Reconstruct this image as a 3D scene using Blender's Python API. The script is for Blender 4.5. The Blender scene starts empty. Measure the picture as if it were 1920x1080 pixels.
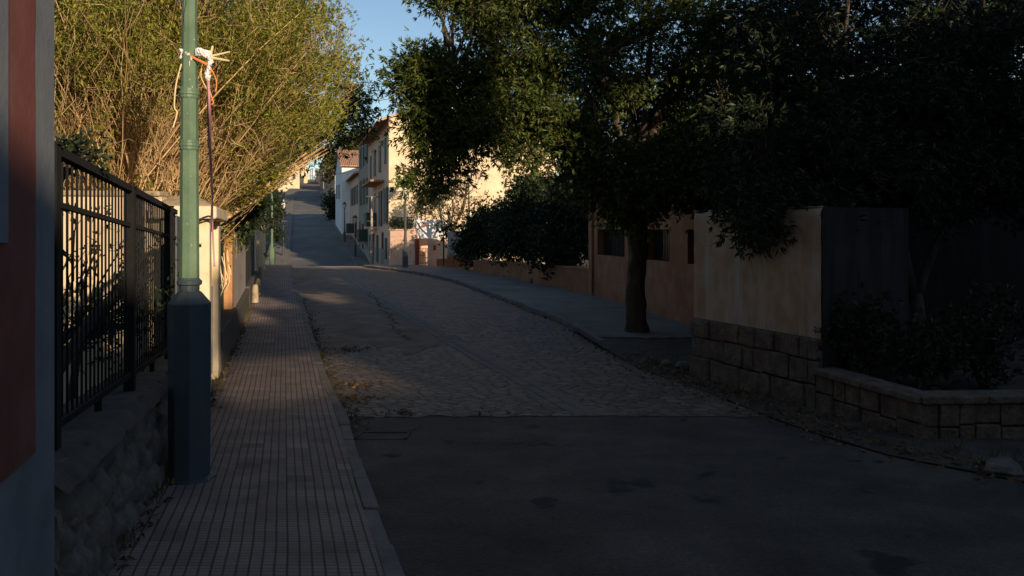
import bpy, math, random
import numpy as np
from mathutils import Vector, noise
R = math.radians
sc = bpy.context.scene
COL = sc.collection
random.seed(7)
RNG = np.random.default_rng(11)

# ------------------------------------------------------------------ camera, sky, sun, exposure
F, HZ, CZ = 1500.0, 430.0, 1.6          # focal length in photo pixels, horizon row, eye height
cam = bpy.data.objects.new('camera', bpy.data.cameras.new('camera'))
COL.objects.link(cam); sc.camera = cam
cam.location = (0, 0, CZ); cam.rotation_euler = (R(90), 0, 0)
cam.data.sensor_width = 36; cam.data.lens = F / 1920 * 36
cam.data.shift_y = -(540 - HZ) / 1920
cam.data.clip_start = .05; cam.data.clip_end = 6000
SUN_EL, SUN_AZ = R(13), R(150)           # azimuth from +Y towards +X
world = bpy.data.worlds.new('World'); sc.world = world; world.use_nodes = True
wn = world.node_tree.nodes
sky = wn.new('ShaderNodeTexSky'); sky.sky_type = 'NISHITA'; sky.sun_disc = False
sky.sun_elevation = SUN_EL; sky.sun_rotation = SUN_AZ
sky.air_density = 1.0; sky.dust_density = .3; sky.ozone_density = 1.9
world.node_tree.links.new(sky.outputs[0], wn['Background'].inputs[0])
wn['Background'].inputs[1].default_value = .10
sd = bpy.data.lights.new('sun', 'SUN'); sd.energy = 4.6; sd.angle = R(.53); sd.color = (1, .80, .56)
sun = bpy.data.objects.new('sun', sd); COL.objects.link(sun); sun.location = (20, -30, 40)
TOSUN = Vector((math.sin(SUN_AZ) * math.cos(SUN_EL), math.cos(SUN_AZ) * math.cos(SUN_EL), math.sin(SUN_EL)))
sun.rotation_euler = TOSUN.to_track_quat('Z', 'Y').to_euler()
sc.view_settings.view_transform = 'Standard'; sc.view_settings.look = 'None'
sc.view_settings.gamma = 1; sc.view_settings.exposure = 0.45
sc.cycles.max_bounces = 6; sc.cycles.transparent_max_bounces = 4

# ------------------------------------------------------------------ materials
def lk(nt, a, b): nt.links.new(a, b)
def M(name, cols, scale=4, detail=7, speck=0, rough=.9, bump=.25, bscale=30, streak=0, streakcol=None, spots=None, metal=0, stretch=(1, 1, 1), coord='Object'):
    """rough painted / mineral surface: patches of two or three colours, run-down streaks, spots, fine bump"""
    m = bpy.data.materials.new(name); m.use_nodes = True
    nt = m.node_tree; N = nt.nodes; b = N['Principled BSDF']
    tc = N.new('ShaderNodeTexCoord'); mp = N.new('ShaderNodeMapping'); lk(nt, tc.outputs[coord], mp.inputs[0])
    mp.inputs['Scale'].default_value = stretch
    n1 = N.new('ShaderNodeTexNoise'); n1.inputs['Scale'].default_value = scale; n1.inputs['Detail'].default_value = detail; n1.inputs['Roughness'].default_value = .65
    lk(nt, mp.outputs[0], n1.inputs['Vector'])
    cr = N.new('ShaderNodeValToRGB'); lk(nt, n1.outputs['Fac'], cr.inputs[0])
    cr.color_ramp.elements[0].position = .32; cr.color_ramp.elements[1].position = .68
    cr.color_ramp.elements[0].color = (*cols[0], 1); cr.color_ramp.elements[1].color = (*cols[-1], 1)
    for i, c in enumerate(cols[1:-1]):
        e = cr.color_ramp.elements.new(.32 + .36 * (i + 1) / (len(cols) - 1)); e.color = (*c, 1)
    out = cr.outputs[0]
    if streak:
        m2 = N.new('ShaderNodeMapping'); m2.inputs['Scale'].default_value = (1, 1, .12); lk(nt, tc.outputs[coord], m2.inputs[0])
        n2 = N.new('ShaderNodeTexNoise'); n2.inputs['Scale'].default_value = 6; n2.inputs['Detail'].default_value = 5; lk(nt, m2.outputs[0], n2.inputs['Vector'])
        c2 = N.new('ShaderNodeValToRGB'); c2.color_ramp.elements[0].position = .5; c2.color_ramp.elements[1].position = .72
        c2.color_ramp.elements[1].color = (streak, streak, streak, 1); lk(nt, n2.outputs['Fac'], c2.inputs[0])
        mx = N.new('ShaderNodeMixRGB'); lk(nt, c2.outputs[0], mx.inputs[0]); lk(nt, out, mx.inputs[1]); mx.inputs[2].default_value = (*(streakcol or (.05, .045, .04)), 1)
        out = mx.outputs[0]
    if spots:
        n3 = N.new('ShaderNodeTexNoise'); n3.inputs['Scale'].default_value = spots[0]; n3.inputs['Detail'].default_value = 3; lk(nt, tc.outputs[coord], n3.inputs['Vector'])
        c3 = N.new('ShaderNodeValToRGB'); c3.color_ramp.elements[0].position = spots[1]; c3.color_ramp.elements[1].position = spots[1] + .04; lk(nt, n3.outputs['Fac'], c3.inputs[0])
        mx = N.new('ShaderNodeMixRGB'); lk(nt, c3.outputs[0], mx.inputs[0]); lk(nt, out, mx.inputs[1]); mx.inputs[2].default_value = (*spots[2], 1)
        out = mx.outputs[0]
    if speck:   # aggregate grain
        n5 = N.new('ShaderNodeTexNoise'); n5.inputs['Scale'].default_value = 38; n5.inputs['Detail'].default_value = 9; n5.inputs['Roughness'].default_value = .8; lk(nt, tc.outputs[coord], n5.inputs['Vector'])
        c5 = N.new('ShaderNodeValToRGB'); c5.color_ramp.elements[0].position = .36; c5.color_ramp.elements[1].position = .64; c5.color_ramp.elements[0].color = (.35, .35, .35, 1); c5.color_ramp.elements[1].color = (1.5, 1.45, 1.4, 1); lk(nt, n5.outputs['Fac'], c5.inputs[0])
        mx = N.new('ShaderNodeMixRGB'); mx.blend_type = 'MULTIPLY'; mx.inputs[0].default_value = speck; lk(nt, out, mx.inputs[1]); lk(nt, c5.outputs[0], mx.inputs[2])
        out = mx.outputs[0]
    lk(nt, out, b.inputs['Base Color'])
    b.inputs['Roughness'].default_value = rough; b.inputs['Metallic'].default_value = metal
    b.inputs['Specular IOR Level'].default_value = .3
    if bump:
        n4 = N.new('ShaderNodeTexNoise'); n4.inputs['Scale'].default_value = bscale; n4.inputs['Detail'].default_value = 6; lk(nt, tc.outputs[coord], n4.inputs['Vector'])
        ad = N.new('ShaderNodeMath'); ad.operation = 'ADD'; lk(nt, n4.outputs['Fac'], ad.inputs[0]); lk(nt, n1.outputs['Fac'], ad.inputs[1])
        bp = N.new('ShaderNodeBump'); bp.inputs['Strength'].default_value = bump; bp.inputs['Distance'].default_value = .02
        lk(nt, ad.outputs[0], bp.inputs['Height']); lk(nt, bp.outputs[0], b.inputs['Normal'])
    return m

def leafmat(name, cols, trans=.3, rough=.5):
    m = bpy.data.materials.new(name); m.use_nodes = True
    nt = m.node_tree; N = nt.nodes; b = N['Principled BSDF']
    g = N.new('ShaderNodeNewGeometry'); cr = N.new('ShaderNodeValToRGB'); lk(nt, g.outputs['Random Per Island'], cr.inputs[0])
    els = cr.color_ramp.elements
    els[0].color = (*cols[0], 1); els[1].color = (*cols[-1], 1)
    for i, c in enumerate(cols[1:-1]):
        e = els.new((i + 1) / (len(cols) - 1)); e.color = (*c, 1)
    lk(nt, cr.outputs[0], b.inputs['Base Color']); b.inputs['Roughness'].default_value = rough
    b.inputs['Specular IOR Level'].default_value = .25
    t = N.new('ShaderNodeBsdfTranslucent'); lk(nt, cr.outputs[0], t.inputs[0])
    mx = N.new('ShaderNodeMixShader'); mx.inputs[0].default_value = trans
    lk(nt, b.outputs[0], mx.inputs[1]); lk(nt, t.outputs[0], mx.inputs[2]); lk(nt, mx.outputs[0], N['Material Output'].inputs[0])
    return m

def math_node(nt, op, a, b=None):
    n = nt.nodes.new('ShaderNodeMath'); n.operation = op
    for i, v in enumerate((a, b)):
        if v is None: continue
        if isinstance(v, (int, float)): n.inputs[i].default_value = v
        else: lk(nt, v, n.inputs[i])
    return n.outputs[0]

def tile_mat():
    """ribbed pavement tile: lengthwise grooves every 5 cm, lighter cross grooves, 20 cm tiles of uneven tone"""
    m = bpy.data.materials.new('ribbed_pavement_tile'); m.use_nodes = True
    nt = m.node_tree; N = nt.nodes; b = N['Principled BSDF']
    tc = N.new('ShaderNodeTexCoord')
    nz = N.new('ShaderNodeTexNoise'); nz.inputs['Scale'].default_value = 1.1; lk(nt, tc.outputs['UV'], nz.inputs['Vector'])
    wob = N.new('ShaderNodeVectorMath'); wob.operation = 'SCALE'; lk(nt, nz.outputs['Color'], wob.inputs[0]); wob.inputs['Scale'].default_value = .025
    add = N.new('ShaderNodeVectorMath'); add.operation = 'ADD'; lk(nt, tc.outputs['UV'], add.inputs[0]); lk(nt, wob.outputs[0], add.inputs[1])
    sp = N.new('ShaderNodeSeparateXYZ'); lk(nt, add.outputs[0], sp.inputs[0])
    def groove(c, per, w):
        f = math_node(nt, 'FRACT', math_node(nt, 'DIVIDE', c, per))
        d = math_node(nt, 'ABSOLUTE', math_node(nt, 'SUBTRACT', f, .5))
        r = N.new('ShaderNodeMapRange'); r.interpolation_type = 'SMOOTHSTEP'
        r.inputs[1].default_value = .5 - w; r.inputs[2].default_value = .5 - w * .3
        lk(nt, d, r.inputs[0]); return r.outputs[0]
    gu = groove(sp.outputs[0], .066, .14); gv = groove(sp.outputs[1], .05, .13)
    g = math_node(nt, 'MAXIMUM', gu, math_node(nt, 'MULTIPLY', gv, .7))
    br = N.new('ShaderNodeTexBrick'); br.offset = 0; br.inputs['Scale'].default_value = 1
    br.inputs['Brick Width'].default_value = .198; br.inputs['Row Height'].default_value = .2; br.inputs['Mortar Size'].default_value = .002
    br.inputs['Color1'].default_value = (.27, .20, .162, 1); br.inputs['Color2'].default_value = (.34, .26, .215, 1); br.inputs['Mortar'].default_value = (.09, .08, .07, 1)
    lk(nt, add.outputs[0], br.inputs['Vector'])
    n2 = N.new('ShaderNodeTexNoise'); n2.inputs['Scale'].default_value = 1.7; n2.inputs['Detail'].default_value = 8; n2.inputs['Roughness'].default_value = .7; lk(nt, tc.outputs['UV'], n2.inputs['Vector'])
    st = N.new('ShaderNodeMixRGB'); st.blend_type = 'MULTIPLY'; st.inputs[0].default_value = .8; lk(nt, br.outputs[0], st.inputs[1])
    sr = N.new('ShaderNodeValToRGB'); sr.color_ramp.elements[0].position = .3; sr.color_ramp.elements[1].position = .62; sr.color_ramp.elements[0].color = (.45, .42, .40, 1); lk(nt, n2.outputs['Fac'], sr.inputs[0]); lk(nt, sr.outputs[0], st.inputs[2])
    wn_ = N.new('ShaderNodeTexWhiteNoise'); fl = N.new('ShaderNodeVectorMath'); fl.operation = 'SNAP'; fl.inputs[1].default_value = (.198, .2, 1); lk(nt, add.outputs[0], fl.inputs[0]); lk(nt, fl.outputs[0], wn_.inputs['Vector'])
    odd = N.new('ShaderNodeValToRGB'); e_ = odd.color_ramp.elements; e_[0].position = .03; e_[0].color = (.78, .76, .75, 1); e_[1].position = .05; e_[1].color = (1, 1, 1, 1)
    e3 = odd.color_ramp.elements.new(.955); e3.color = (1, 1, 1, 1); e4 = odd.color_ramp.elements.new(.97); e4.color = (1.14, 1.12, 1.1, 1); lk(nt, wn_.outputs['Value'], odd.inputs[0])
    s2 = N.new('ShaderNodeMixRGB'); s2.blend_type = 'MULTIPLY'; s2.inputs[0].default_value = 1; lk(nt, st.outputs[0], s2.inputs[1]); lk(nt, odd.outputs[0], s2.inputs[2])
    mx = N.new('ShaderNodeMixRGB'); lk(nt, math_node(nt, 'MULTIPLY', g, .8), mx.inputs[0]); lk(nt, s2.outputs[0], mx.inputs[1]); mx.inputs[2].default_value = (.05, .043, .038, 1)
    lk(nt, mx.outputs[0], b.inputs['Base Color']); b.inputs['Roughness'].default_value = .85; b.inputs['Specular IOR Level'].default_value = .25
    n3 = N.new('ShaderNodeTexNoise'); n3.inputs['Scale'].default_value = 60; lk(nt, tc.outputs['UV'], n3.inputs['Vector'])
    bp = N.new('ShaderNodeBump'); bp.inputs['Strength'].default_value = .5; bp.inputs['Distance'].default_value = .008
    h = math_node(nt, 'SUBTRACT', math_node(nt, 'MULTIPLY', n3.outputs['Fac'], .4), g)
    lk(nt, h, bp.inputs['Height']); lk(nt, bp.outputs[0], b.inputs['Normal'])
    return m

def stone_mat(name, sx, sy, c1, c2, mortar, gap=.05, bump=.8, dist=.03):
    """worn flat cobbles / rubble from two voronoi lookups on UV metres"""
    m = bpy.data.materials.new(name); m.use_nodes = True
    nt = m.node_tree; N = nt.nodes; b = N['Principled BSDF']
    tc = N.new('ShaderNodeTexCoord'); mp = N.new('ShaderNodeMapping'); mp.inputs['Scale'].default_value = (sx, sy, 1); lk(nt, tc.outputs['UV'], mp.inputs[0])
    nz = N.new('ShaderNodeTexNoise'); nz.inputs['Scale'].default_value = 2.5; lk(nt, mp.outputs[0], nz.inputs['Vector'])
    wob = N.new('ShaderNodeVectorMath'); wob.operation = 'SCALE'; lk(nt, nz.outputs['Color'], wob.inputs[0]); wob.inputs['Scale'].default_value = .5
    add = N.new('ShaderNodeVectorMath'); add.operation = 'ADD'; lk(nt, mp.outputs[0], add.inputs[0]); lk(nt, wob.outputs[0], add.inputs[1])
    v1 = N.new('ShaderNodeTexVoronoi'); v1.voronoi_dimensions = '2D'; v1.feature = 'DISTANCE_TO_EDGE'; v1.inputs['Scale'].default_value = 1; lk(nt, add.outputs[0], v1.inputs['Vector'])
    v2 = N.new('ShaderNodeTexVoronoi'); v2.voronoi_dimensions = '2D'; v2.inputs['Scale'].default_value = 1; lk(nt, add.outputs[0], v2.inputs['Vector'])
    bw = N.new('ShaderNodeSeparateColor'); lk(nt, v2.outputs['Color'], bw.inputs[0])
    big = N.new('ShaderNodeTexNoise'); big.inputs['Scale'].default_value = .55; big.inputs['Detail'].default_value = 6; lk(nt, tc.outputs['UV'], big.inputs['Vector'])
    mixf = math_node(nt, 'ADD', math_node(nt, 'MULTIPLY', bw.outputs[0], .6), math_node(nt, 'MULTIPLY', big.outputs['Fac'], .4))
    cm = N.new('ShaderNodeMixRGB'); lk(nt, mixf, cm.inputs[0]); cm.inputs[1].default_value = (*c1, 1); cm.inputs[2].default_value = (*c2, 1)
    e = N.new('ShaderNodeMapRange'); e.interpolation_type = 'SMOOTHSTEP'; e.inputs[1].default_value = gap * .2; e.inputs[2].default_value = gap * 1.6; lk(nt, v1.outputs['Distance'], e.inputs[0])
    mm = N.new('ShaderNodeMixRGB'); lk(nt, e.outputs[0], mm.inputs[0]); mm.inputs[1].default_value = (*mortar, 1); lk(nt, cm.outputs[0], mm.inputs[2])
    fine = N.new('ShaderNodeTexNoise'); fine.inputs['Scale'].default_value = 22; fine.inputs['Detail'].default_value = 6; lk(nt, tc.outputs['UV'], fine.inputs['Vector'])
    sp = N.new('ShaderNodeMixRGB'); sp.blend_type = 'MULTIPLY'; sp.inputs[0].default_value = .6; lk(nt, mm.outputs[0], sp.inputs[1])
    fr = N.new('ShaderNodeValToRGB'); fr.color_ramp.elements[0].position = .3; fr.color_ramp.elements[1].position = .65; fr.color_ramp.elements[0].color = (.4, .4, .4, 1); lk(nt, fine.outputs['Fac'], fr.inputs[0]); lk(nt, fr.outputs[0], sp.inputs[2])
    lk(nt, sp.outputs[0], b.inputs['Base Color']); b.inputs['Roughness'].default_value = .7; b.inputs['Specular IOR Level'].default_value = .35
    e2 = N.new('ShaderNodeMapRange'); e2.interpolation_type = 'SMOOTHSTEP'; e2.inputs[2].default_value = gap * 5; lk(nt, v1.outputs['Distance'], e2.inputs[0])
    h = math_node(nt, 'ADD', e2.outputs[0], math_node(nt, 'ADD', math_node(nt, 'MULTIPLY', fine.outputs['Fac'], .5), math_node(nt, 'MULTIPLY', bw.outputs[1], .5)))
    bp = N.new('ShaderNodeBump'); bp.inputs['Strength'].default_value = bump; bp.inputs['Distance'].default_value = dist
    lk(nt, h, bp.inputs['Height']); lk(nt, bp.outputs[0], b.inputs['Normal'])
    return m

def roof_mat():
    m = M('clay_roof_tile', [(.30, .13, .07), (.48, .25, .14), (.55, .34, .22)], scale=3, bump=0)
    nt = m.node_tree; N = nt.nodes
    tc = N.new('ShaderNodeTexCoord'); w = N.new('ShaderNodeTexWave'); w.inputs['Scale'].default_value = 1.6; w.bands_direction = 'X'; lk(nt, tc.outputs['UV'], w.inputs['Vector'])
    bp = N.new('ShaderNodeBump'); bp.inputs['Strength'].default_value = 1; bp.inputs['Distance'].default_value = .08
    lk(nt, w.outputs['Fac'], bp.inputs['Height']); lk(nt, bp.outputs[0], N['Principled BSDF'].inputs['Normal'])
    return m

MT = dict(
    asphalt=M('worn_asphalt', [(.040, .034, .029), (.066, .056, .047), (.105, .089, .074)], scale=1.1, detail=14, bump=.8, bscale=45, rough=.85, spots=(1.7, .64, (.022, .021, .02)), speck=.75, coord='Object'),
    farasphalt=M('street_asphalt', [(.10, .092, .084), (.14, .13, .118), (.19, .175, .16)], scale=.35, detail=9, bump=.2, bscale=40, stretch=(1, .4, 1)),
    patch=M('pinkish_worn_concrete', [(.12, .085, .06), (.18, .13, .095), (.25, .19, .145)], scale=1.6, detail=10, bump=.9, bscale=35),
    concrete=M('pavement_concrete', [(.12, .10, .084), (.17, .145, .122), (.215, .185, .155)], scale=.9, detail=9, bump=.3, bscale=40),
    kerb=M('kerb_stone', [(.12, .10, .085), (.17, .145, .125), (.21, .18, .155)], scale=3, bump=.5, bscale=40),
    dirt=M('dark_dirt', [(.035, .028, .02), (.065, .05, .038), (.10, .08, .06)], scale=3, detail=9, bump=.8, bscale=25),
    terrain=M('terrain_soil', [(.06, .055, .03), (.10, .085, .05)], scale=.3, bump=.3, bscale=5),
    cobble=stone_mat('flat_cobbles', 5.2, 6.6, (.12, .083, .06), (.30, .22, .165), (.055, .043, .034), gap=.045, bump=1.0, dist=.035),
    sunstrip=M('painted_sun_concrete', [(.36, .29, .22), (.48, .40, .31), (.58, .49, .39)], scale=.5, detail=10, bump=.3, bscale=20, stretch=(.5, 1, 1)),  # paled so the crest reads as sunlit; the light is in the colour
    gutter=M('gutter_stone', [(.15, .13, .11), (.20, .175, .15)], scale=4, bump=.5, bscale=30),
    tile=tile_mat(),
    rubble=stone_mat('rubble_stone', 4.5, 4.5, (.11, .095, .08), (.27, .24, .20), (.05, .045, .04), gap=.05, bump=.8, dist=.03),
    stone=M('rough_grey_stone', [(.08, .07, .06), (.13, .113, .097), (.19, .165, .14)], scale=5, bump=.9, bscale=22, spots=(9, .68, (.07, .065, .06))),
    warmstone=M('warm_limestone', [(.075, .052, .038), (.125, .092, .068), (.19, .148, .113)], scale=6, bump=1, bscale=24, spots=(11, .64, (.10, .08, .07))),
    mortar=M('old_mortar', [(.06, .05, .043), (.10, .085, .07)], scale=6, bump=.8, bscale=30),
    orange=M('ochre_orange_render', [(.25, .09, .036), (.33, .13, .056), (.39, .19, .10)], scale=1.6, detail=9, bump=.35, bscale=18, streak=.55, streakcol=(.16, .085, .05)),
    plaster=M('stained_tan_plaster', [(.31, .18, .11), (.39, .255, .17), (.46, .36, .28)], scale=1.8, detail=9, bump=.3, bscale=14, streak=.95, streakcol=(.42, .375, .33)),
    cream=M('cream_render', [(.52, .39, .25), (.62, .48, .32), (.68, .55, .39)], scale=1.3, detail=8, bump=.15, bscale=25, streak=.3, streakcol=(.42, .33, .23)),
    pillar=M('flaking_cream_paint', [(.50, .39, .25), (.63, .51, .35), (.68, .58, .43)], scale=2.5, detail=8, bump=.25, bscale=22, spots=(2.6, .70, (.42, .24, .13))),
    pinkwall=M('pale_pink_render', [(.66, .40, .27), (.74, .48, .34), (.78, .54, .40)], scale=1.2, detail=8, bump=.12, bscale=25, streak=.3, streakcol=(.40, .28, .21)),
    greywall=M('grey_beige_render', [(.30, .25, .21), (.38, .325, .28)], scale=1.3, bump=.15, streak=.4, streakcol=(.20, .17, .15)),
    whitewall=M('whitewash', [(.66, .66, .67), (.78, .78, .78)], scale=1, bump=.1, streak=.25, streakcol=(.5, .5, .5)),
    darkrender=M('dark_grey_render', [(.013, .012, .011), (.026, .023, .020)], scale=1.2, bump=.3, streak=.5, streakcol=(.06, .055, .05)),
    oldstone=M('old_ashlar', [(.26, .20, .15), (.38, .30, .22), (.46, .38, .29)], scale=.9, detail=9, bump=.6, bscale=3, spots=(.8, .62, (.15, .11, .08))),
    tower=M('golden_stone', [(.52, .40, .22), (.64, .51, .31)], scale=.8, bump=.3, bscale=3),
    red=M('oxblood_paint', [(.14, .045, .038), (.19, .062, .05), (.22, .085, .07)], scale=3, bump=.1, bscale=25, spots=(7, .72, (.32, .24, .22))),
    bluegrey=M('blue_grey_paint', [(.13, .145, .165), (.175, .19, .21), (.21, .22, .235)], scale=2.2, bump=.1, bscale=28, streak=.3, streakcol=(.13, .12, .12)),
    capstone=M('weathered_cap', [(.20, .155, .10), (.34, .27, .18), (.45, .36, .25)], scale=6, bump=.8, bscale=25),
    iron=M('black_iron', [(.006, .006, .006), (.011, .0105, .010)], scale=12, rough=.95, bump=0),
    green=M('green_enamel', [(.085, .135, .085), (.105, .165, .105), (.13, .19, .125)], scale=5, rough=.5, bump=.12, bscale=30, spots=(14, .73, (.30, .33, .28)), streak=.2, streakcol=(.045, .10, .07)),
    teal=M('dark_teal_enamel', [(.045, .063, .075), (.06, .082, .096)], scale=4, rough=.5, bump=.12, bscale=30, streak=.3, streakcol=(.05, .06, .055)),
    grime=M('chipped_paint', [(.5, .45, .4), (.6, .55, .5)], scale=20, bump=.3),
    darkmetal=M('dark_lamp_metal', [(.045, .05, .055), (.07, .075, .08)], scale=8, rough=.5, bump=.1),
    glassy=M('frosted_lamp_glass', [(.60, .58, .50), (.72, .70, .62)], scale=6, rough=.25, bump=0),
    pane=M('dark_window_pane', [(.015, .016, .018), (.03, .03, .032)], scale=2, rough=.12, bump=0),
    shutter=M('dark_green_shutter', [(.028, .045, .035), (.045, .065, .052)], scale=6, rough=.6, bump=.2),
    frame=M('white_window_frame', [(.55, .52, .48), (.65, .62, .57)], scale=6, rough=.6, bump=.1),
    brown=M('peeling_orange_timber', [(.26, .12, .05), (.40, .20, .09), (.48, .28, .15)], scale=5, bump=.7, bscale=25, stretch=(1, 1, .15)),
    doorred=M('rust_red_door', [(.20, .045, .025), (.26, .065, .04)], scale=4, bump=.2),
    roof=roof_mat(),
    bark=M('dark_bark', [(.035, .028, .022), (.065, .052, .042), (.10, .082, .066)], scale=7, bump=1, bscale=30, stretch=(1, 1, .25)),
    palebark=M('pale_brown_bark', [(.05, .036, .026), (.12, .086, .062)], scale=7, bump=.8, bscale=30, stretch=(1, 1, .25)),
    twig=M('dry_tan_twig', [(.34, .20, .09), (.56, .37, .18), (.72, .54, .30)], scale=3, bump=0),
    leafbush=leafmat('olive_feather_leaf', [(.10, .14, .018), (.22, .24, .03), (.34, .335, .05), (.48, .42, .10)], .45),
    leafdark=leafmat('dark_pinnate_leaf', [(.020, .040, .013), (.042, .072, .018), (.075, .115, .022), (.13, .16, .03), (.17, .15, .035)], .3),
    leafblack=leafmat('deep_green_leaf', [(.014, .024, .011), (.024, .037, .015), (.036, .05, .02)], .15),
    leafpine=leafmat('pine_needles', [(.07, .085, .02), (.12, .125, .03), (.18, .16, .045)], .3),
    leafbright=leafmat('bright_leaf', [(.09, .17, .025), (.16, .26, .04)], .35),
    leafdry=leafmat('dry_leaf', [(.07, .045, .02), (.15, .09, .04), (.20, .13, .06)], .2),
    weed=leafmat('grass_blade', [(.03, .04, .012), (.07, .07, .025), (.14, .11, .05)], .2),
    plastic=M('white_plastic_wrap', [(.62, .63, .66), (.78, .78, .80)], scale=9, rough=.4, bump=.6, bscale=18),
    cane=M('pale_cane', [(.60, .47, .26), (.72, .60, .38)], scale=12, bump=.2),
    orangecable=M('orange_cable', [(.62, .18, .05), (.70, .26, .09)], scale=8, rough=.5, bump=0),
    yellowcable=M('ochre_cable', [(.52, .32, .08), (.62, .42, .15)], scale=8, rough=.5, bump=0),
    purplecable=M('purple_cable', [(.42, .20, .24), (.52, .27, .31)], scale=8, rough=.5, bump=0),
    blackcable=M('black_cable', [(.015, .015, .015), (.02, .02, .02)], scale=8, rough=.5, bump=0),
    petal=M('painted_petal_pink', [(.55, .20, .13), (.65, .30, .2)], scale=8, bump=0),
    petalgrey=M('painted_stem_grey', [(.22, .21, .16), (.3, .28, .22)], scale=8, bump=0),
    blueglass=M('pale_blue_facade', [(.16, .24, .31), (.22, .32, .40)], scale=.1, rough=.4, bump=0),
    mesh=M('green_mesh_screen', [(.02, .05, .028), (.035, .075, .045)], scale=9, bump=.3),
)

# ------------------------------------------------------------------ object helpers
def tag(o, label=None, cat=None, group=None, kind=None):
    for k, v in (('label', label), ('category', cat), ('group', group), ('kind', kind)):
        if v: o[k] = v
    return o
def empty(name, loc, label, cat, group=None):
    o = bpy.data.objects.new(name, None); COL.objects.link(o); o.location = loc
    o.empty_display_size = .3
    return tag(o, label, cat, group)
def link_mesh(name, verts, faces, mat, parent=None, smooth=False, uvs=None, root=None):
    """verts in world metres; stored relative to the thing they belong to"""
    me = bpy.data.meshes.new(name)
    off = np.zeros(3)
    p = parent
    while p is not None:
        off = off + np.array(p.location); p = p.parent
    v = np.asarray(verts, dtype=np.float64) - off
    me.from_pydata(v.tolist(), [], faces)
    me.materials.append(mat)
    if smooth: me.polygons.foreach_set('use_smooth', [True] * len(me.polygons))
    if uvs is not None:
        l = me.uv_layers.new(name='UVMap'); vi = np.empty(len(me.loops), dtype=np.int32); me.loops.foreach_get('vertex_index', vi)
        l.data.foreach_set('uv', np.asarray(uvs, dtype=np.float32)[vi].ravel())
    me.update()
    o = bpy.data.objects.new(name, me); COL.objects.link(o)
    if parent is not None: o.parent = parent
    return o
def fast_mesh(name, V, Q, mat, parent=None, smooth=False):
    """V (n,3), Q (m,k) arrays"""
    off = np.zeros(3); p = parent
    while p is not None:
        off = off + np.array(p.location); p = p.parent
    me = bpy.data.meshes.new(name); k = Q.shape[1]
    me.vertices.add(len(V)); me.vertices.foreach_set('co', (V - off).astype(np.float32).ravel())
    me.loops.add(Q.size); me.loops.foreach_set('vertex_index', Q.astype(np.int32).ravel())
    me.polygons.add(len(Q)); me.polygons.foreach_set('loop_start', np.arange(0, Q.size, k, dtype=np.int32)); me.polygons.foreach_set('loop_total', np.full(len(Q), k, dtype=np.int32))
    if smooth: me.polygons.foreach_set('use_smooth', np.ones(len(Q), dtype=bool))
    me.materials.append(mat); me.update(calc_edges=True); me.validate()
    o = bpy.data.objects.new(name, me); COL.objects.link(o)
    if parent is not None: o.parent = parent
    return o
def copy_tree(o, parent=None):
    c = o.copy(); COL.objects.link(c)
    if parent is not None: c.parent = parent
    for ch in [x for x in list(COL.objects) if x.parent == o]: copy_tree(ch, c)
    return c

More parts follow.
